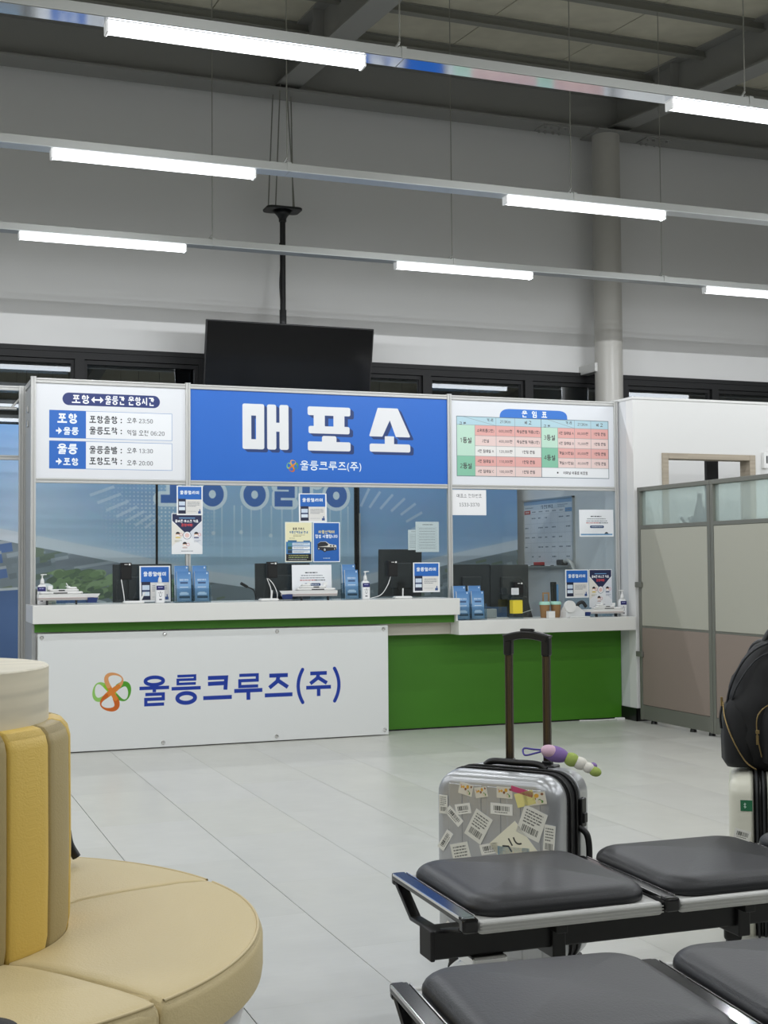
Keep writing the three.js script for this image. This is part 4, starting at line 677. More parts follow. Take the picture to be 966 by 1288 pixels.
  const cup = thing('paper_cup', 'kraft coffee cup with mint lid, left one on the lower counter', 'cup', [3.802, LOW, 0.07], 0, 'kraft cups with mint lids');
  part('cup', lathe([[0, 0], [0.03, 0], [0.04, 0.1], [0.041, 0.102], [0, 0.102]]), M.kraft, cup); part('lid', lathe([[0.043, 0.098], [0.044, 0.106], [0.041, 0.112], [0.037, 0.122], [0, 0.122]]), M.mint, cup);
  copyOf(cup, [3.905, LOW, 0.055], 0, 'kraft coffee cup with mint lid behind the carrier handle');
  const ca = thing('cup_carrier', 'kraft cardboard cup carrier with upright handle between two cups', 'cup carrier', [3.857, LOW, 0.005]);
  part('handle', extrude([[-0.04, 0], [0.02, 0], [0.02, 0.19], [-0.04, 0.19]], 0.003, 0, [[[-0.028, 0.1], [-0.028, 0.18], [0.008, 0.18], [0.008, 0.1]]]), M.kraft, ca); part('fold', bx(0.05, 0.05, 0.005, -0.01, 0.026, 0.0015, 0.001), M.kraft, ca);
  const wb = thing('white_box', 'tiny white cardboard box in front of the left coffee cup', 'box', [3.805, LOW, 0.16]); part('box', bx(0.055, 0.05, 0.04, 0, 0.025, 0, 0.002), M.white, wb); part('flap', bx(0.056, 0.002, 0.041, 0, 0.051, 0), M.paper, wb);
  const tp = thing('desk_phone', 'white rounded desk phone on the lower counter beside the right stand', 'phone', [4.012, LOW, 0.125]);
  part('base', extrude([[-0.075, 0], [0.075, 0], [0.075, 0.03], [0.02, 0.075], [-0.05, 0.075], [-0.075, 0.04]], 0.09, 0.006).translate(0, 0.006, -0.045), M.whiteGloss, tp); part('speaker_disc', cyl(0.045, 0.045, 0.03, 0, 0, 0, 32).rotateX(Math.PI / 2).translate(-0.055, 0.085, 0.055), M.white, tp); part('handset', tube([[0.03, 0.06, 0.03], [0.03, 0.1, 0.03], [0.07, 0.115, 0.03], [0.1, 0.08, 0.03]], 0.014), M.charcoal, tp);
  const tr = thing('paper_tray', 'flat white paper tray in front of the white desk phone', 'tray', [4.02, LOW, 0.215]); part('tray', layers(0.17, 0.05, 0.01, [[0, 0], [0, 0.008], [0.004, 0.009]]), M.white, tr);
  const pc = thing('card_reader', 'upright black card reader with pale strip left of the double stand', 'card reader', [3.935, LOW, -0.02], 0.2); part('body', bx(0.05, 0.27, 0.02, 0, 0.135, 0, 0.005).rotateX(-0.05), M.black, pc); part('strip', bx(0.016, 0.24, 0.006, 0.024, 0.13, 0.008), M.skyBlue, pc);
}
{ // calendar whiteboard on the side wall inside the booth
  const w = thing('whiteboard', 'whiteboard with a printed month calendar on the booth side wall', 'whiteboard', [4.509, 1.485, -1.175], -Math.PI / 2);
  const m = sheet('surface', 0.89, 0.575, 0.006, canvas(900, 580, (c, W, H) => {
    fill(c, '#d5d8de', 0, 0, W, H); fill(c, '#8ba6c4', 0, 0, W, 34); fill(c, '#c4ced9', 0, 34, W, 46); text(c, '1월 운항계획표', 440, 42, 34, '#39424f', { align: 'center', weight: 0.12 }); greek(c, 20, 56, 160, 10, '#7f8894'); greek(c, 640, 48, 180, 9, '#7f8894', 2);
    c.strokeStyle = '#aab0ba'; c.lineWidth = 2; fill(c, '#b4574f', 6, 82, 120, 34); fill(c, '#6e93bd', 772, 82, 122, 34);
    for (let i = 0; i < 7; i++) { greek(c, 30 + i * 128, 94, 70, 12, i ? '#7c828c' : '#e7d7d5'); for (let r = 0; r < 5; r++) { c.strokeRect(2 + i * 128, 118 + r * 86, 128, 86); if (rnd() < 0.75) greek(c, 20 + i * 128, 150 + r * 86, 30 + rnd() * 60, 14, '#6b7480'); } }
  }), w, 0.25); m.position.z = 0.012;
  part('frame', [bx(0.92, 0.014, 0.02, 0, 0.294, 0.01), bx(0.92, 0.014, 0.02, 0, -0.294, 0.01), bx(0.014, 0.6, 0.02, -0.453, 0, 0.01), bx(0.014, 0.6, 0.02, 0.453, 0, 0.01)], M.alu, w); part('tray', [bx(0.9, 0.006, 0.06, 0, -0.3, 0.035), bx(0.9, 0.014, 0.004, 0, -0.296, 0.065)], M.alu, w);
  const e = thing('board_eraser', 'red board eraser on the whiteboard tray', 'eraser', [4.472, 1.1905, -1.3], -Math.PI / 2); part('grip', bx(0.13, 0.028, 0.045, 0, 0.026, 0, 0.006), M.red, e); part('felt', bx(0.128, 0.012, 0.044, 0, 0.006, 0), M.charcoal, e);
  for (const [z, k] of [[-1.5, 'left'], [-1.12, 'right']]) { const q = thing('marker', `white marker pen on the whiteboard tray ${k} of the red eraser`, 'marker', [4.473, 1.193, z]); part('barrel', cyl(0.009, 0.009, 0.1).rotateX(Math.PI / 2), M.white, q); part('cap', cyl(0.01, 0.01, 0.035).rotateX(Math.PI / 2).translate(0, 0, 0.06), M.charcoal, q); }
  const sc = thing('barcode_scanner', 'grey hooked barcode scanner hanging at the right end of the whiteboard tray', 'scanner', [4.44, 1.19, -0.78], 0.2); part('head', bx(0.08, 0.05, 0.07, 0, 0.035, -0.03, 0.012), M.charcoal, sc); part('handle', tube([[0, 0.045, 0], [0, 0.05, 0.05], [0, 0.0, 0.11], [0, -0.08, 0.13]], 0.018, 20, 10), M.aluPaint, sc);
}
{ // the screen hung from the roof
  const t = thing('ceiling_screen', 'large black screen hung from the ceiling and tilted down above the booth', 'television', [2.70, 3.055, -3.0]);
  const tilt = new THREE.Group(); tilt.name = 'screen'; tilt.rotation.x = 0.2; t.add(tilt);
  part('casing', [bx(1.665, 0.94, 0.035, 0, 0, 0, 0.006), bx(0.8, 0.5, 0.04, 0, -0.05, -0.035, 0.01)], M.black, tilt); part('display', bx(1.64, 0.912, 0.003, 0, 0.003, 0.0185), M.blackGloss, tilt);
  part('pole', [cyl(0.028, 0.028, 1.15, 0.0, 1.0, -0.2), cyl(0.037, 0.037, 0.06, 0.0, 1.55, -0.2), cyl(0.034, 0.034, 0.5, 0.0, 0.4, -0.2)], M.dark, t);
  part('bracket', [bx(0.5, 0.06, 0.03, 0, 0.1, -0.14), bx(0.06, 0.5, 0.03, -0.22, -0.05, -0.115), bx(0.06, 0.5, 0.03, 0.22, -0.05, -0.115)], M.dark, t);
  part('cable', tube([[-0.03, 0.7, -0.17], [-0.043, 0.9, -0.16], [-0.033, 1.1, -0.16], [-0.04, 1.3, -0.17]], 0.006), M.black, t);
  part('top_plate', [layers(0.36, 0.24, 0.06, [[0.004, 1.625], [0, 1.63], [0, 1.643], [0.004, 1.647]]).translate(0, 0, -0.2), lathe([[0.032, 1.54], [0.055, 1.58], [0.1, 1.627], [0, 1.627]], 24).translate(0, 0, -0.2)], M.dark, t);
  for (const [x, z, X, Z] of [[-0.125, -0.27, -0.06, -0.3], [-0.09, -0.13, -0.025, -0.17], [0.1, -0.13, 0.035, -0.17], [0.13, -0.27, 0.12, -0.3]]) part('rod', [rod([x, 1.64, z], [X, 2.9, Z], 0.0065, 6), bx(0.03, 0.02, 0.03, X, 2.885, Z)], M.steelDark, t);
}

// ================================================================ round sofa
{
  const s = thing('round_sofa', 'round waiting sofa with tan ring seat, striped tan and yellow back and white top', 'sofa', [-0.87, 0, 5.89]);
  const D = Math.PI / 180;
  // a block swept round the axis from a0 to a1 (degrees); profile of [radius, height]
  const sector = (profile, a0, a1, inset) => {
    const cx = profile.reduce((t, p) => t + p[0], 0) / profile.length, cy = profile.reduce((t, p) => t + p[1], 0) / profile.length, rings = [], n = Math.max(4, Math.ceil((a1 - a0) / 3));
    const ring = (a, k) => profile.map(([r, y]) => { const R = r - Math.sign(r - cx) * Math.min(k, Math.abs(r - cx)), Y = y - Math.sign(y - cy) * Math.min(k, Math.abs(y - cy)); return V(R * Math.cos(a * D), Y, R * Math.sin(a * D)); });
    rings.push(ring(a0, inset), ring(a0 + 0.35, inset * 0.35), ring(a0 + 1, 0)); for (let i = 1; i < n; i++) rings.push(ring(a0 + 1 + (a1 - a0 - 2) * i / n, 0)); rings.push(ring(a1 - 1, 0), ring(a1 - 0.35, inset * 0.35), ring(a1, inset));
    return loft(rings, 0.7);
  };
  const seatP = [[0.372, 0.302], [0.79, 0.302], [0.803, 0.312], [0.806, 0.33], [0.806, 0.392], [0.802, 0.404], [0.794, 0.412], [0.776, 0.418], [0.7, 0.423], [0.55, 0.425], [0.44, 0.422], [0.372, 0.414]];
  for (let k = 0; k < 5; k++) {
    const a0 = 55 + 72 * k, c = part('seat_cushion', metres(sector(seatP, a0 + 0.15, a0 + 71.85, 0.008), 4), M.tan, s), pts = [];
    for (let i = 0; i <= 24; i++) { const a = (a0 + 1 + 70 * i / 24) * D; pts.push(V(0.795 * Math.cos(a), 0.412, 0.795 * Math.sin(a))); }
    part('piping', tube(pts, 0.0035, 48, 6), M.piping, c);
  }
  const backP = [[0.3, 0.4], [0.368, 0.4], [0.376, 0.44], [0.378, 0.6], [0.376, 0.84], [0.37, 0.862], [0.358, 0.876], [0.34, 0.881], [0.3, 0.876]];
  for (let k = 0; k < 18; k++) part('back_strip', metres(sector(backP, 55 + 20 * k + 0.2, 75 + 20 * k - 0.2, 0.007), 4), k % 2 ? M.yellow : M.tanDark, s);
  part('top', metres(toCreasedNormals(lathe([[0, 0.8], [0.328, 0.8], [0.328, 0.997], [0.324, 1.0], [0, 1.0]], 96), 0.6)), M.whiteWood, s);
  part('base', lathe([[0, 0.0], [0.7, 0.0], [0.7, 0.03], [0.782, 0.3], [0, 0.3]], 96), M.white, s);
  part('plinth', lathe([[0, 0.001], [0.712, 0.001], [0.72, 0.03], [0, 0.03]], 64), M.white, s);
}
function lump(w, d, h, list, wob, sd) {             // soft body: rounded rings with slow wrinkles
  return loft(list.map(([k, y, sx = 0, sz = 0]) => rr(w * k, d * k, Math.min(w, d) * k * 0.42, 10).map(([x, z]) => { const a = Math.atan2(z, x), q = 1 + wob * (Math.sin(a * 3 + y * 22 + sd) * 0.5 + Math.sin(a * 7 - y * 31 + sd * 2) * 0.3 + Math.sin(a * 11 + y * 47) * 0.2); return V(x * q + sx, y * h, z * q + sz); })));
}
{
  const b = thing('shoulder_bag', 'soft black bag standing on the floor in the bottom left corner before the sofa', 'bag', [-0.81, 0, 6.98], 0.1);
  part('body', lump(0.3, 0.21, 0.56, [[0.9, 0], [0.98, 0.03], [1, 0.2], [1, 0.6], [0.97, 0.82], [0.88, 0.92], [0.72, 0.97], [0.4, 1.0], [0.1, 1]], 0.012, 1), M.nylon, b); part('strap', tube([[-0.12, 0.5, 0.09], [-0.13, 0.3, 0.125], [-0.05, 0.2, 0.125], [0.05, 0.3, 0.125], [0.04, 0.45, 0.105]], 0.008), M.black, b);
  const c = thing('backpack', 'black bag mostly hidden behind the sofa back with a strap end showing', 'bag', [-0.6, 0.425, 5.38], 0.5);
  part('body', lump(0.26, 0.14, 0.3, [[0.85, 0], [0.99, 0.06], [1, 0.4], [0.95, 0.7], [0.75, 0.93], [0.3, 1], [0.05, 1.005]], 0.02, 3), M.nylon, c);
  part('strap', tube([[0.1, 0.26, 0.05], [0.128, 0.17, 0.08], [0.137, 0.09, 0.09], [0.142, 0.055, 0.095], [0.158, 0.02, 0.105]], 0.012), M.black, c);
}

// ================================================================ beam seating
{
  const P = 0.52, seats = 3;
  const b = thing('bench', 'row of black padded seats on a black beam standing in front of the suitcases', 'bench', [0.345, 0, 6.04], -0.025);
  const L = P * seats;
  part('beam', [bx(L + 0.06, 0.066, 0.07, L / 2 - 0.008, 0.331, 0.075, 0.006)], M.black, b); part('beam_cap', bx(0.012, 0.071, 0.075, -0.04, 0.331, 0.075, 0.004), M.rubber, b);
  for (let k = 0; k < seats; k++) {
    const x = P * (k + 0.5);
    const f = part('seat_frame', [bx(P - 0.045, 0.012, 0.45, x, 0.405, 0, 0.003), bx(P - 0.045, 0.032, 0.022, x, 0.4, 0.228, 0.01), bx(P - 0.045, 0.032, 0.022, x, 0.4, -0.228, 0.01)], M.aluPaint, b);
    for (let q = 0; q < 3; q++) part('ridge', bx(P - 0.047, 0.0025, 0.003, x, 0.393 + q * 0.007, 0.2395), M.alu, f);
    part('seat_pad', metres(cushion(0.464, 0.464, 0.056, 0.085).translate(x, 0.411, -0.016), 4), M.blackLeather, b);
    part('seat_bracket', [bx(0.03, 0.05, 0.3, x, 0.375, 0.03, 0.003), bx(0.035, 0.1, 0.1, x + 0.02, 0.325, 0.075, 0.004)], M.black, b);
  }
  for (let k = 0; k <= seats; k++) {
    const x = P * k, a = part('armrest', [bx(0.036, 0.018, 0.47, x, 0.416, 0, 0.004), bx(0.04, 0.034, 0.03, x, 0.408, 0.232, 0.008), bx(0.03, 0.03, 0.02, x, 0.408, -0.236, 0.006)], M.blackGloss, b);
    part('edge_strip', [bx(0.0025, 0.006, 0.44, x - 0.0185, 0.423, 0), bx(0.0025, 0.006, 0.44, x + 0.0185, 0.423, 0)], M.chrome, a);
  }
  const strap = (a, c) => { const d = Math.hypot(c[0] - a[0], c[1] - a[1]) + 0.008; return bx(0.03, 0.011, d, 0, 0, 0, 0.004).rotateX(-Math.atan2(c[1] - a[1], c[0] - a[0])).translate(0.002, (a[1] + c[1]) / 2, (a[0] + c[0]) / 2); }, bend = [[-0.238, 0.408], [-0.115, 0.337], [0.02, 0.342], [0.2, 0.39]];
  part('end_loop', bend.slice(1).map((q, i) => strap(bend[i], q)), M.black, b);
  for (const x of [0.1, L - 0.16]) {
    const g = part('leg', [tube([[x, 0.02, -0.24], [x, 0.14, -0.17], [x, 0.235, -0.03], [x, 0.262, 0.08], [x, 0.235, 0.19], [x, 0.14, 0.32], [x, 0.02, 0.4]], 0.02, 48, 10), bx(0.09, 0.03, 0.1, x, 0.284, 0.075, 0.008)], M.chrome, b);
    part('foot', [cyl(0.026, 0.03, 0.02, x, 0.01, -0.23), cyl(0.026, 0.03, 0.02, x, 0.01, 0.4)], M.rubber, g);
  }
  copyOf(b, [0.003, 0, 6.87], -0.1, 'row of black padded seats nearest the camera cut by the bottom edge');
}

// ================================================================ suitcases
const shellHalf = (w, h, depth, r, sign) => {          // one half shell, open seam at z = 0, domed face at z = depth
  const L = [[0, 0], [0, 0.012], [0.003, depth - 0.032], [0.008, depth - 0.017], [0.017, depth - 0.006], [0.032, depth - 0.001], [0.055, depth]];
  return loft(L.map(([t, z]) => rr(w - 2 * t, h - 2 * t, Math.max(r - t, 0.012), 8).map(([x, y]) => V(x, y, sign * z))));
};
const tagTex = [
  canvas(160, 80, (c, w, h) => { fill(c, '#e3e2da', 0, 0, w, h); for (let x = 24; x < 136; x += 3 + rnd() * 6) fill(c, '#33342f', x, 18, 1 + rnd() * 4, 34); greek(c, 30, 60, 96, 8, '#55564f'); }),
  canvas(110, 150, (c, w, h) => { fill(c, '#dddcd2', 0, 0, w, h); greek(c, 14, 16, 80, 9, '#6d6e68', 5); for (let x = 18; x < 92; x += 3 + rnd() * 5) fill(c, '#3a3b36', x, 96, 1 + rnd() * 3, 34); }),
  canvas(220, 220, (c, w, h) => { fill(c, '#e9e6cf', 0, 0, w, h); c.strokeStyle = '#2c2c2a'; c.lineWidth = 9; c.beginPath(); c.moveTo(60, 60); c.lineTo(90, 84); c.lineTo(86, 120); c.moveTo(120, 50); c.lineTo(112, 96); c.moveTo(150, 64); c.quadraticCurveTo(130, 110, 168, 120); c.stroke(); }),
  canvas(220, 150, (c, w, h) => { fill(c, '#7fb4d4', 0, 0, w, h); for (let i = 0; i < 9; i++) fill(c, ['#e6edf0', '#3f7eb0', '#c8dbe4', '#d58a4a', '#2e5f93'][(rnd() * 5) | 0], 14 + i * 22, 16 + rnd() * 20, 12, 90 + rnd() * 20); }),
  canvas(280, 140, (c, w, h) => { fill(c, '#d5d6d4', 0, 0, w, h); for (let i = 0; i < 8; i++) fill(c, '#5a5c5c', 100 + i * 10, 64, 5, 24); c.fillStyle = '#333'; c.beginPath(); c.arc(220, 60, 7, 0, 7); c.arc(214, 96, 6, 0, 7); c.fill(); }),
  canvas(160, 100, (c, w, h) => { fill(c, '#d9d3c2', 0, 0, w, h); for (let i = 0; i < 14; i++) { c.fillStyle = ['#c93a5a', '#5a8a3a', '#d9a33a', '#8a5a3a', '#d7c9b0'][(rnd() * 5) | 0]; c.beginPath(); c.arc(20 + rnd() * 120, 18 + rnd() * 64, 6 + rnd() * 12, 0, 7); c.fill(); } }),
  canvas(160, 120, (c, w, h) => { fill(c, '#2f6fb0', 0, 0, w, h); fill(c, '#8fc0dd', 0, 0, w, 70); c.strokeStyle = '#eef4f8'; c.lineWidth = 8; c.strokeRect(20, 20, 50, 60); greek(c, 84, 30, 60, 12, '#eef4f8', 4); }),
].map((t) => print(t, 0.5));
const plain = { pink: std(0xc54a72, 0.5), pale: std(0xe3d98a, 0.5), blue: std(0x2c4f9a, 0.5) };
{
  const W = 0.4, H = 0.555, s = thing('suitcase', 'silver hard shell suitcase covered in stickers with raised trolley handle', 'suitcase', [0.858, 0, 5.45], -0.9);
  const at = (g) => g.translate(0, 0.055 + H / 2, 0);
  const front = part('front_shell', [at(shellHalf(W, H, 0.065, 0.07, 1)).translate(0, 0, 0.062), ...[-0.125, -0.063, 0, 0.063, 0.125].map((x) => at(bx(0.046, H - 0.07, 0.008, x, 0, 0.1245, 0.0039)))], M.silverShell, s);
  part('rear_shell', [at(shellHalf(W, H, 0.1, 0.07, -1)).translate(0, 0, -0.028), ...[-0.11, -0.04, 0.03, 0.1].map((x) => at(bx(0.032, H - 0.1, 0.008, x, 0, -0.1255, 0.0035)))], M.silverShell, s);
  const zip = part('zipper_band', at(loft([[0.0, -0.029], [0.0, 0.063]].map(([t, z]) => rr(W - 0.004 - 2 * t, H - 0.004 - 2 * t, 0.07, 8).map(([x, y]) => V(x, y, z))))), M.nylon, s);
  part('zipper', [-0.005, 0.04].map((z) => at(tube(rr(W, H, 0.07, 8).map(([x, y]) => V(x, y, z)), 0.004, 120, 6, true))), M.black, zip);
  // trolley handle
  for (const x of [-0.055, 0.07]) { const p = part('pole', [bx(0.007, 0.36, 0.014, x - 0.0085, 0.785, -0.1, 0.003), bx(0.007, 0.36, 0.014, x + 0.0085, 0.785, -0.1, 0.003), bx(0.014, 0.36, 0.009, x, 0.785, -0.1)], M.bronze, s); part('collar', bx(0.03, 0.02, 0.022, x, 0.614, -0.1, 0.004), M.black, p); }
  const gp = []; for (let i = 0; i <= 10; i++) { const u = -0.066 + 0.147 * i / 10; gp.push([u, 0.998 + 0.012 * Math.sin(Math.PI * i / 10)]); } for (let i = 10; i >= 0; i--) { const u = -0.058 + 0.131 * i / 10; gp.push([u, 0.984 + 0.01 * Math.sin(Math.PI * i / 10)]); }
  part('grip', [extrude(gp, 0.024, 0.004).translate(0, 0, -0.112), bx(0.027, 0.06, 0.026, -0.0555, 0.968, -0.1, 0.006), bx(0.027, 0.06, 0.026, 0.0705, 0.968, -0.1, 0.006)], M.black, s); part('button', bx(0.045, 0.01, 0.016, 0.008, 1.016, -0.1, 0.004), M.black, s);
  part('handle_well', bx(0.19, 0.014, 0.05, 0.008, 0.607, -0.095, 0.005), M.black, s);
  part('top_handle', tube([[-0.1, 0.61, -0.02], [-0.08, 0.622, -0.02], [0.0, 0.624, -0.02], [0.08, 0.622, -0.02], [0.1, 0.61, -0.02]], 0.01, 40, 8), M.black, s);
  part('side_handle', tube([[0.198, 0.31, -0.03], [0.222, 0.33, -0.03], [0.222, 0.43, -0.03], [0.198, 0.45, -0.03]], 0.01, 30, 8), M.black, s);
  part('lock', [bx(0.018, 0.085, 0.035, 0.2, 0.49, -0.045, 0.004), bx(0.024, 0.03, 0.026, 0.203, 0.475, -0.045, 0.004)], M.black, s); part('left_foot_stud', [bx(0.016, 0.03, 0.03, -0.2, 0.46, 0.02, 0.006)], M.black, s);
  for (const [x, z] of [[-0.15, 0.085], [0.15, 0.085], [-0.15, -0.085], [0.15, -0.085]]) { const w = part('wheel', [cyl(0.024, 0.024, 0.018, 0, 0, 0, 20).rotateZ(Math.PI / 2).translate(x - 0.008, 0.024, z), cyl(0.024, 0.024, 0.018, 0, 0, 0, 20).rotateZ(Math.PI / 2).translate(x + 0.014, 0.024, z)], M.rubber, s); part('wheel_fork', bx(0.04, 0.035, 0.045, x + 0.003, 0.05, z, 0.008), M.black, w); }
  // stickers on the front shell: u from the left edge, v from the top, in metres
  const put = (u, v, w, h, turn, m) => { const q = part('sticker', new THREE.BoxGeometry(w, h, 0.0012), Array.isArray(m) ? m : sideways(m, M.paper), front); q.position.set(-W / 2 + u, 0.61 - v, 0.1291); q.rotation.z = turn; };
  const T = tagTex;
  [[0.035, 0.1, 0.028, 0.055, 0.0, 1], [0.07, 0.132, 0.062, 0.026, -0.75, 0], [0.1, 0.108, 0.05, 0.03, 0.2, 0], [0.15, 0.155, 0.06, 0.085, -0.5, 1], [0.225, 0.098, 0.07, 0.032, 0, 0], [0.32, 0.13, 0.075, 0.085, -0.35, 1], [0.373, 0.17, 0.034, 0.08, -0.08, 1],
    [0.04, 0.205, 0.062, 0.024, 1.0, 0], [0.095, 0.25, 0.06, 0.085, 0.25, 1], [0.185, 0.215, 0.06, 0.03, 0.25, 0], [0.262, 0.205, 0.11, 0.11, 0.72, 2], [0.262, 0.238, 0.1, 0.07, 0.03, 3], [0.345, 0.24, 0.075, 0.03, -0.75, 0],
    [0.2, 0.285, 0.07, 0.028, -1.0, 0], [0.13, 0.315, 0.062, 0.03, 0.12, 0], [0.3, 0.322, 0.05, 0.06, 0.05, 1], [0.345, 0.33, 0.12, 0.055, 0.08, 4], [0.225, 0.325, 0.07, 0.03, 0.3, 6], [0.045, 0.355, 0.055, 0.042, 0.05, 6],
    [0.16, 0.055, 0.04, 0.03, 0.2, 5], [0.235, 0.05, 0.05, 0.032, 0, 5], [0.11, 0.05, 0.045, 0.034, -0.2, 5], [0.33, 0.06, 0.07, 0.035, 0.2, 5], [0.06, 0.47, 0.06, 0.035, -0.6, 0], [0.26, 0.47, 0.07, 0.05, 0.3, 5], [0.17, 0.43, 0.07, 0.03, 0.5, 0],
  ].forEach(([u, v, w, h, t, k]) => put(u, v, w, h, t, T[k]));
  put(0.3, 0.062, 0.06, 0.04, 0.3, plain.pale); put(0.29, 0.042, 0.07, 0.016, -0.2, plain.pink);
  const toy = thing('plush_charm', 'soft plush charm in purple, white and lime lying on the silver suitcase', 'plush charm', [0.94, 0.628, 5.47], -0.55); toy.scale.setScalar(0.8); toy.rotation.z = -0.22;
  const blob = (x, y, z, a, b, c) => new THREE.SphereGeometry(1, 24, 16).scale(a, b, c).translate(x, y, z);
  part('cap', [blob(0.05, 0.04, 0, 0.052, 0.03, 0.032)], M.purple, toy); part('cap_front', [blob(0.028, 0.046, 0.008, 0.034, 0.024, 0.028)], std(0xd9b7c9, 0.9), toy);
  part('body', [blob(0.112, 0.034, 0, 0.03, 0.026, 0.028), blob(0.205, 0.012, 0.004, 0.024, 0.018, 0.02)], M.lime, toy); part('belly', [blob(0.145, 0.028, 0, 0.03, 0.024, 0.024), blob(0.178, 0.02, 0.002, 0.024, 0.02, 0.022)], M.plushWhite, toy); part('limb', [blob(0.195, 0.03, -0.008, 0.014, 0.012, 0.012)], M.purple, toy);
  part('loop', tube([[0.01, 0.045, 0], [-0.03, 0.04, 0.01], [-0.07, 0.03, -0.01], [-0.06, 0.012, 0.015], [-0.02, 0.03, 0.02], [0.008, 0.044, 0.004]], 0.0035, 40, 6), std(0x4a3f9a, 0.6), toy);
}
{
  const W = 0.42, H = 0.5, s = thing('suitcase', 'cream hard shell suitcase with green tag standing under the black backpack', 'suitcase', [1.762, 0, 5.42], -2.2);
  const at = (g) => g.translate(0, 0.05 + H / 2, 0);
  const a = part('front_shell', at(shellHalf(W, H, 0.075, 0.06, 1)).translate(0, 0, 0.021), M.creamShell, s); part('rear_shell', at(shellHalf(W, H, 0.1, 0.06, -1)).translate(0, 0, -0.021), M.creamShell, s);
  const z = part('zipper_band', at(loft([-0.022, 0.022].map((q) => rr(W - 0.004, H - 0.004, 0.06, 8).map(([x, y]) => V(x, y, q))))), M.black, s); part('zipper', [-0.01, 0.01].map((q) => at(tube(rr(W, H, 0.06, 8).map(([x, y]) => V(x, y, q)), 0.004, 120, 6, true))), M.charcoal, z);
  const side = (y, q, w, h, turn, m, n) => { const k = part(n, new THREE.BoxGeometry(w, h, 0.0012), sideways(m, M.paper), a); k.position.set(W / 2 + 0.0006, y, q); k.rotation.set(0, Math.PI / 2, 0); k.rotateZ(turn); };
  side(0.465, 0.042, 0.036, 0.034, 0, print(canvas(80, 80, (c) => { fill(c, '#1f6b46', 0, 0, 80, 80); c.strokeStyle = '#cfe3d8'; c.lineWidth = 5; c.beginPath(); c.moveTo(30, 20); c.lineTo(30, 60); c.moveTo(22, 32); c.lineTo(38, 28); c.moveTo(22, 48); c.lineTo(40, 50); c.stroke(); })), 'green_tag');
  side(0.375, 0.056, 0.05, 0.03, -0.25, tagTex[0], 'sticker');
  for (const [x, q] of [[-0.16, 0.09], [0.16, 0.09], [-0.16, -0.09], [0.16, -0.09]]) { const w = part('wheel', [cyl(0.023, 0.023, 0.016, 0, 0, 0, 20).rotateZ(Math.PI / 2).translate(x - 0.01, 0.023, q), cyl(0.023, 0.023, 0.016, 0, 0, 0, 20).rotateZ(Math.PI / 2).translate(x + 0.012, 0.023, q)], M.rubber, s); part('wheel_fork', bx(0.06, 0.05, 0.055, x, 0.065, q, 0.012), M.black, w); }
  part('side_handle', tube([[0.205, 0.22, 0.0], [0.228, 0.24, 0], [0.228, 0.34, 0], [0.205, 0.36, 0]], 0.01, 30, 8), M.black, s);
  const lt = thing('luggage_tag', 'small pale luggage tag hanging low beside the cream suitcase', 'tag', [1.6, 0.2, 5.5], 0.5); part('card', bx(0.03, 0.045, 0.002, 0, -0.03, 0), M.paper, lt); part('string', rod([0.06, 0.06, -0.06], [0, -0.01, 0], 0.0015, 5), M.white, lt);

  const k = thing('backpack', 'full black nylon backpack with gold zips standing on the cream suitcase', 'backpack', [1.85, 0.5535, 5.46], -0.5);
  const prof = [[0.66, 0], [0.8, 0.02], [0.88, 0.07], [0.95, 0.15], [1.0, 0.24], [1.01, 0.32], [1.02, 0.4], [0.99, 0.48], [0.97, 0.55], [0.9, 0.62], [0.86, 0.69], [0.78, 0.76], [0.72, 0.82], [0.6, 0.89], [0.5, 0.94], [0.3, 0.98], [0.1, 1]];
  part('body', lump(0.4, 0.24, 0.42, prof, 0.04, 2), M.nylon, k);
  const fp = part('front_pocket', lump(0.25, 0.09, 0.2, [[0.8, 0], [0.96, 0.06], [1, 0.4], [0.97, 0.75], [0.85, 0.95], [0.4, 1.01]], 0.015, 5).translate(0.02, 0.02, 0.11), M.nylon, k);
  part('zip', tube([[-0.105, 0.05, 0.13], [-0.118, 0.12, 0.135], [-0.115, 0.18, 0.135], [-0.08, 0.215, 0.14], [0.0, 0.222, 0.152], [0.1, 0.22, 0.14], [0.14, 0.18, 0.13]], 0.0022, 60, 6), M.gold, fp); part('zip_pull', [bx(0.008, 0.03, 0.004, -0.119, 0.105, 0.142, 0.001), bx(0.012, 0.012, 0.005, -0.118, 0.13, 0.142, 0.002)], M.gold, fp);
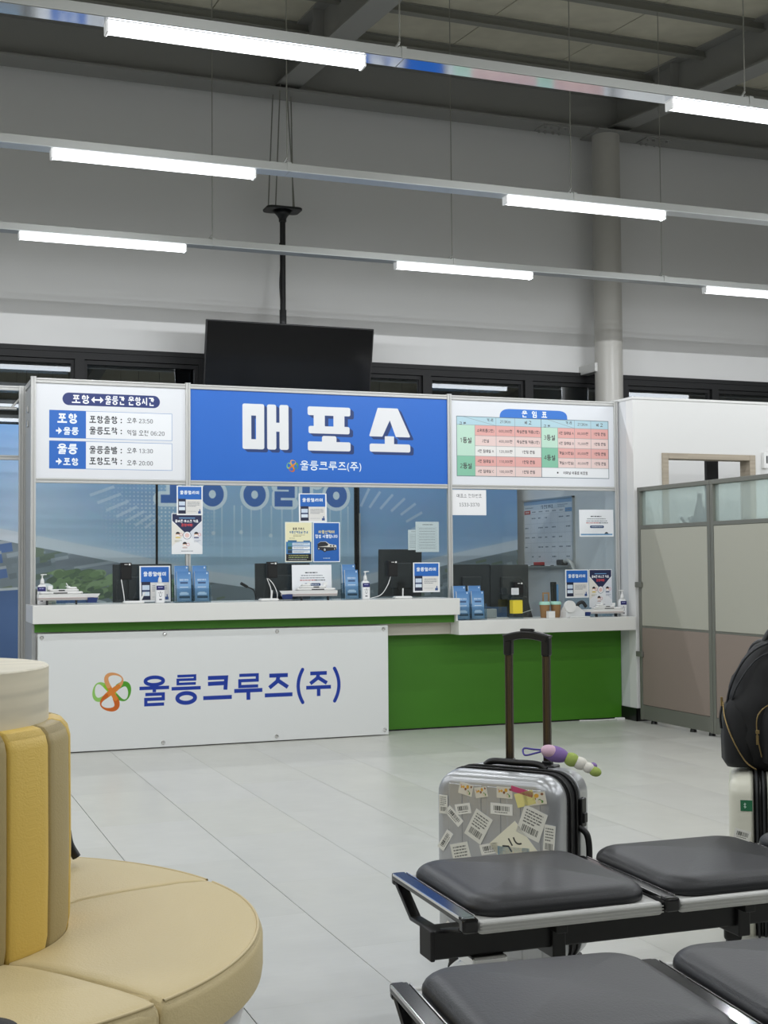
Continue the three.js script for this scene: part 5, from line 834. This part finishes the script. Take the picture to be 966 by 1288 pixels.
  const sp = part('side_pocket', lump(0.1, 0.16, 0.22, [[0.75, 0], [0.95, 0.08], [1, 0.4], [0.9, 0.8], [0.5, 1]], 0.02, 8).translate(-0.165, 0.01, 0.03), M.nylon, k);
  part('zip', tube([[-0.212, 0.215, 0.05], [-0.212, 0.17, 0.085], [-0.19, 0.1, 0.108], [-0.15, 0.03, 0.118], [-0.12, 0.008, 0.12]], 0.0022, 40, 6), M.gold, sp); part('zip_pull', bx(0.008, 0.03, 0.005, -0.216, 0.215, 0.048, 0.002), M.gold, sp); part('cord', tube([[-0.216, 0.2, 0.05], [-0.222, 0.17, 0.055], [-0.22, 0.13, 0.06]], 0.004), M.black, sp);
  for (const x of [-0.03, -0.012]) part('seam', tube([[x - 0.015, 0.4, 0.065], [x, 0.34, 0.112], [x + 0.02, 0.26, 0.126], [x + 0.025, 0.225, 0.128]], 0.003, 30, 6), M.black, k);
  part('piping', [tube([[-0.2, 0.12, 0.0], [-0.19, 0.26, 0.06], [-0.13, 0.37, 0.075], [-0.04, 0.41, 0.05], [0.08, 0.4, 0.05]], 0.004, 50, 6), tube([[-0.2, 0.15, 0.03], [-0.17, 0.27, 0.085], [-0.1, 0.36, 0.085], [0, 0.39, 0.07]], 0.003, 50, 6)], std(0x24262a, 0.5), k);
  part('shoulder_strap', tube([[-0.05, 0.405, -0.03], [-0.09, 0.39, -0.07], [-0.115, 0.3, -0.112], [-0.12, 0.18, -0.125], [-0.13, 0.06, -0.105]], 0.012, 40, 8), M.black, k);
  part('top_handle', tube([[-0.07, 0.405, -0.01], [-0.04, 0.445, -0.01], [0.04, 0.45, -0.01], [0.07, 0.405, -0.01]], 0.012, 30, 8), M.black, k);
}
{ // bits on the floor at the counter's right foot
  const c = thing('floor_cable', 'thin white cable with small plug block on the floor by the green front', 'cable', [4.3, 0, 0.05]);
  part('cable', tube([[-0.2, 0.006, 0.0], [-0.05, 0.006, 0.03], [0.1, 0.006, 0.02]], 0.005), M.white, c); part('plug_block', bx(0.07, 0.018, 0.04, 0.14, 0.009, 0.03, 0.004), M.white, c);
}

scene.traverse((o) => { if (o.isMesh) { o.castShadow = true; o.receiveShadow = true; } });
renderer.render(scene, camera);
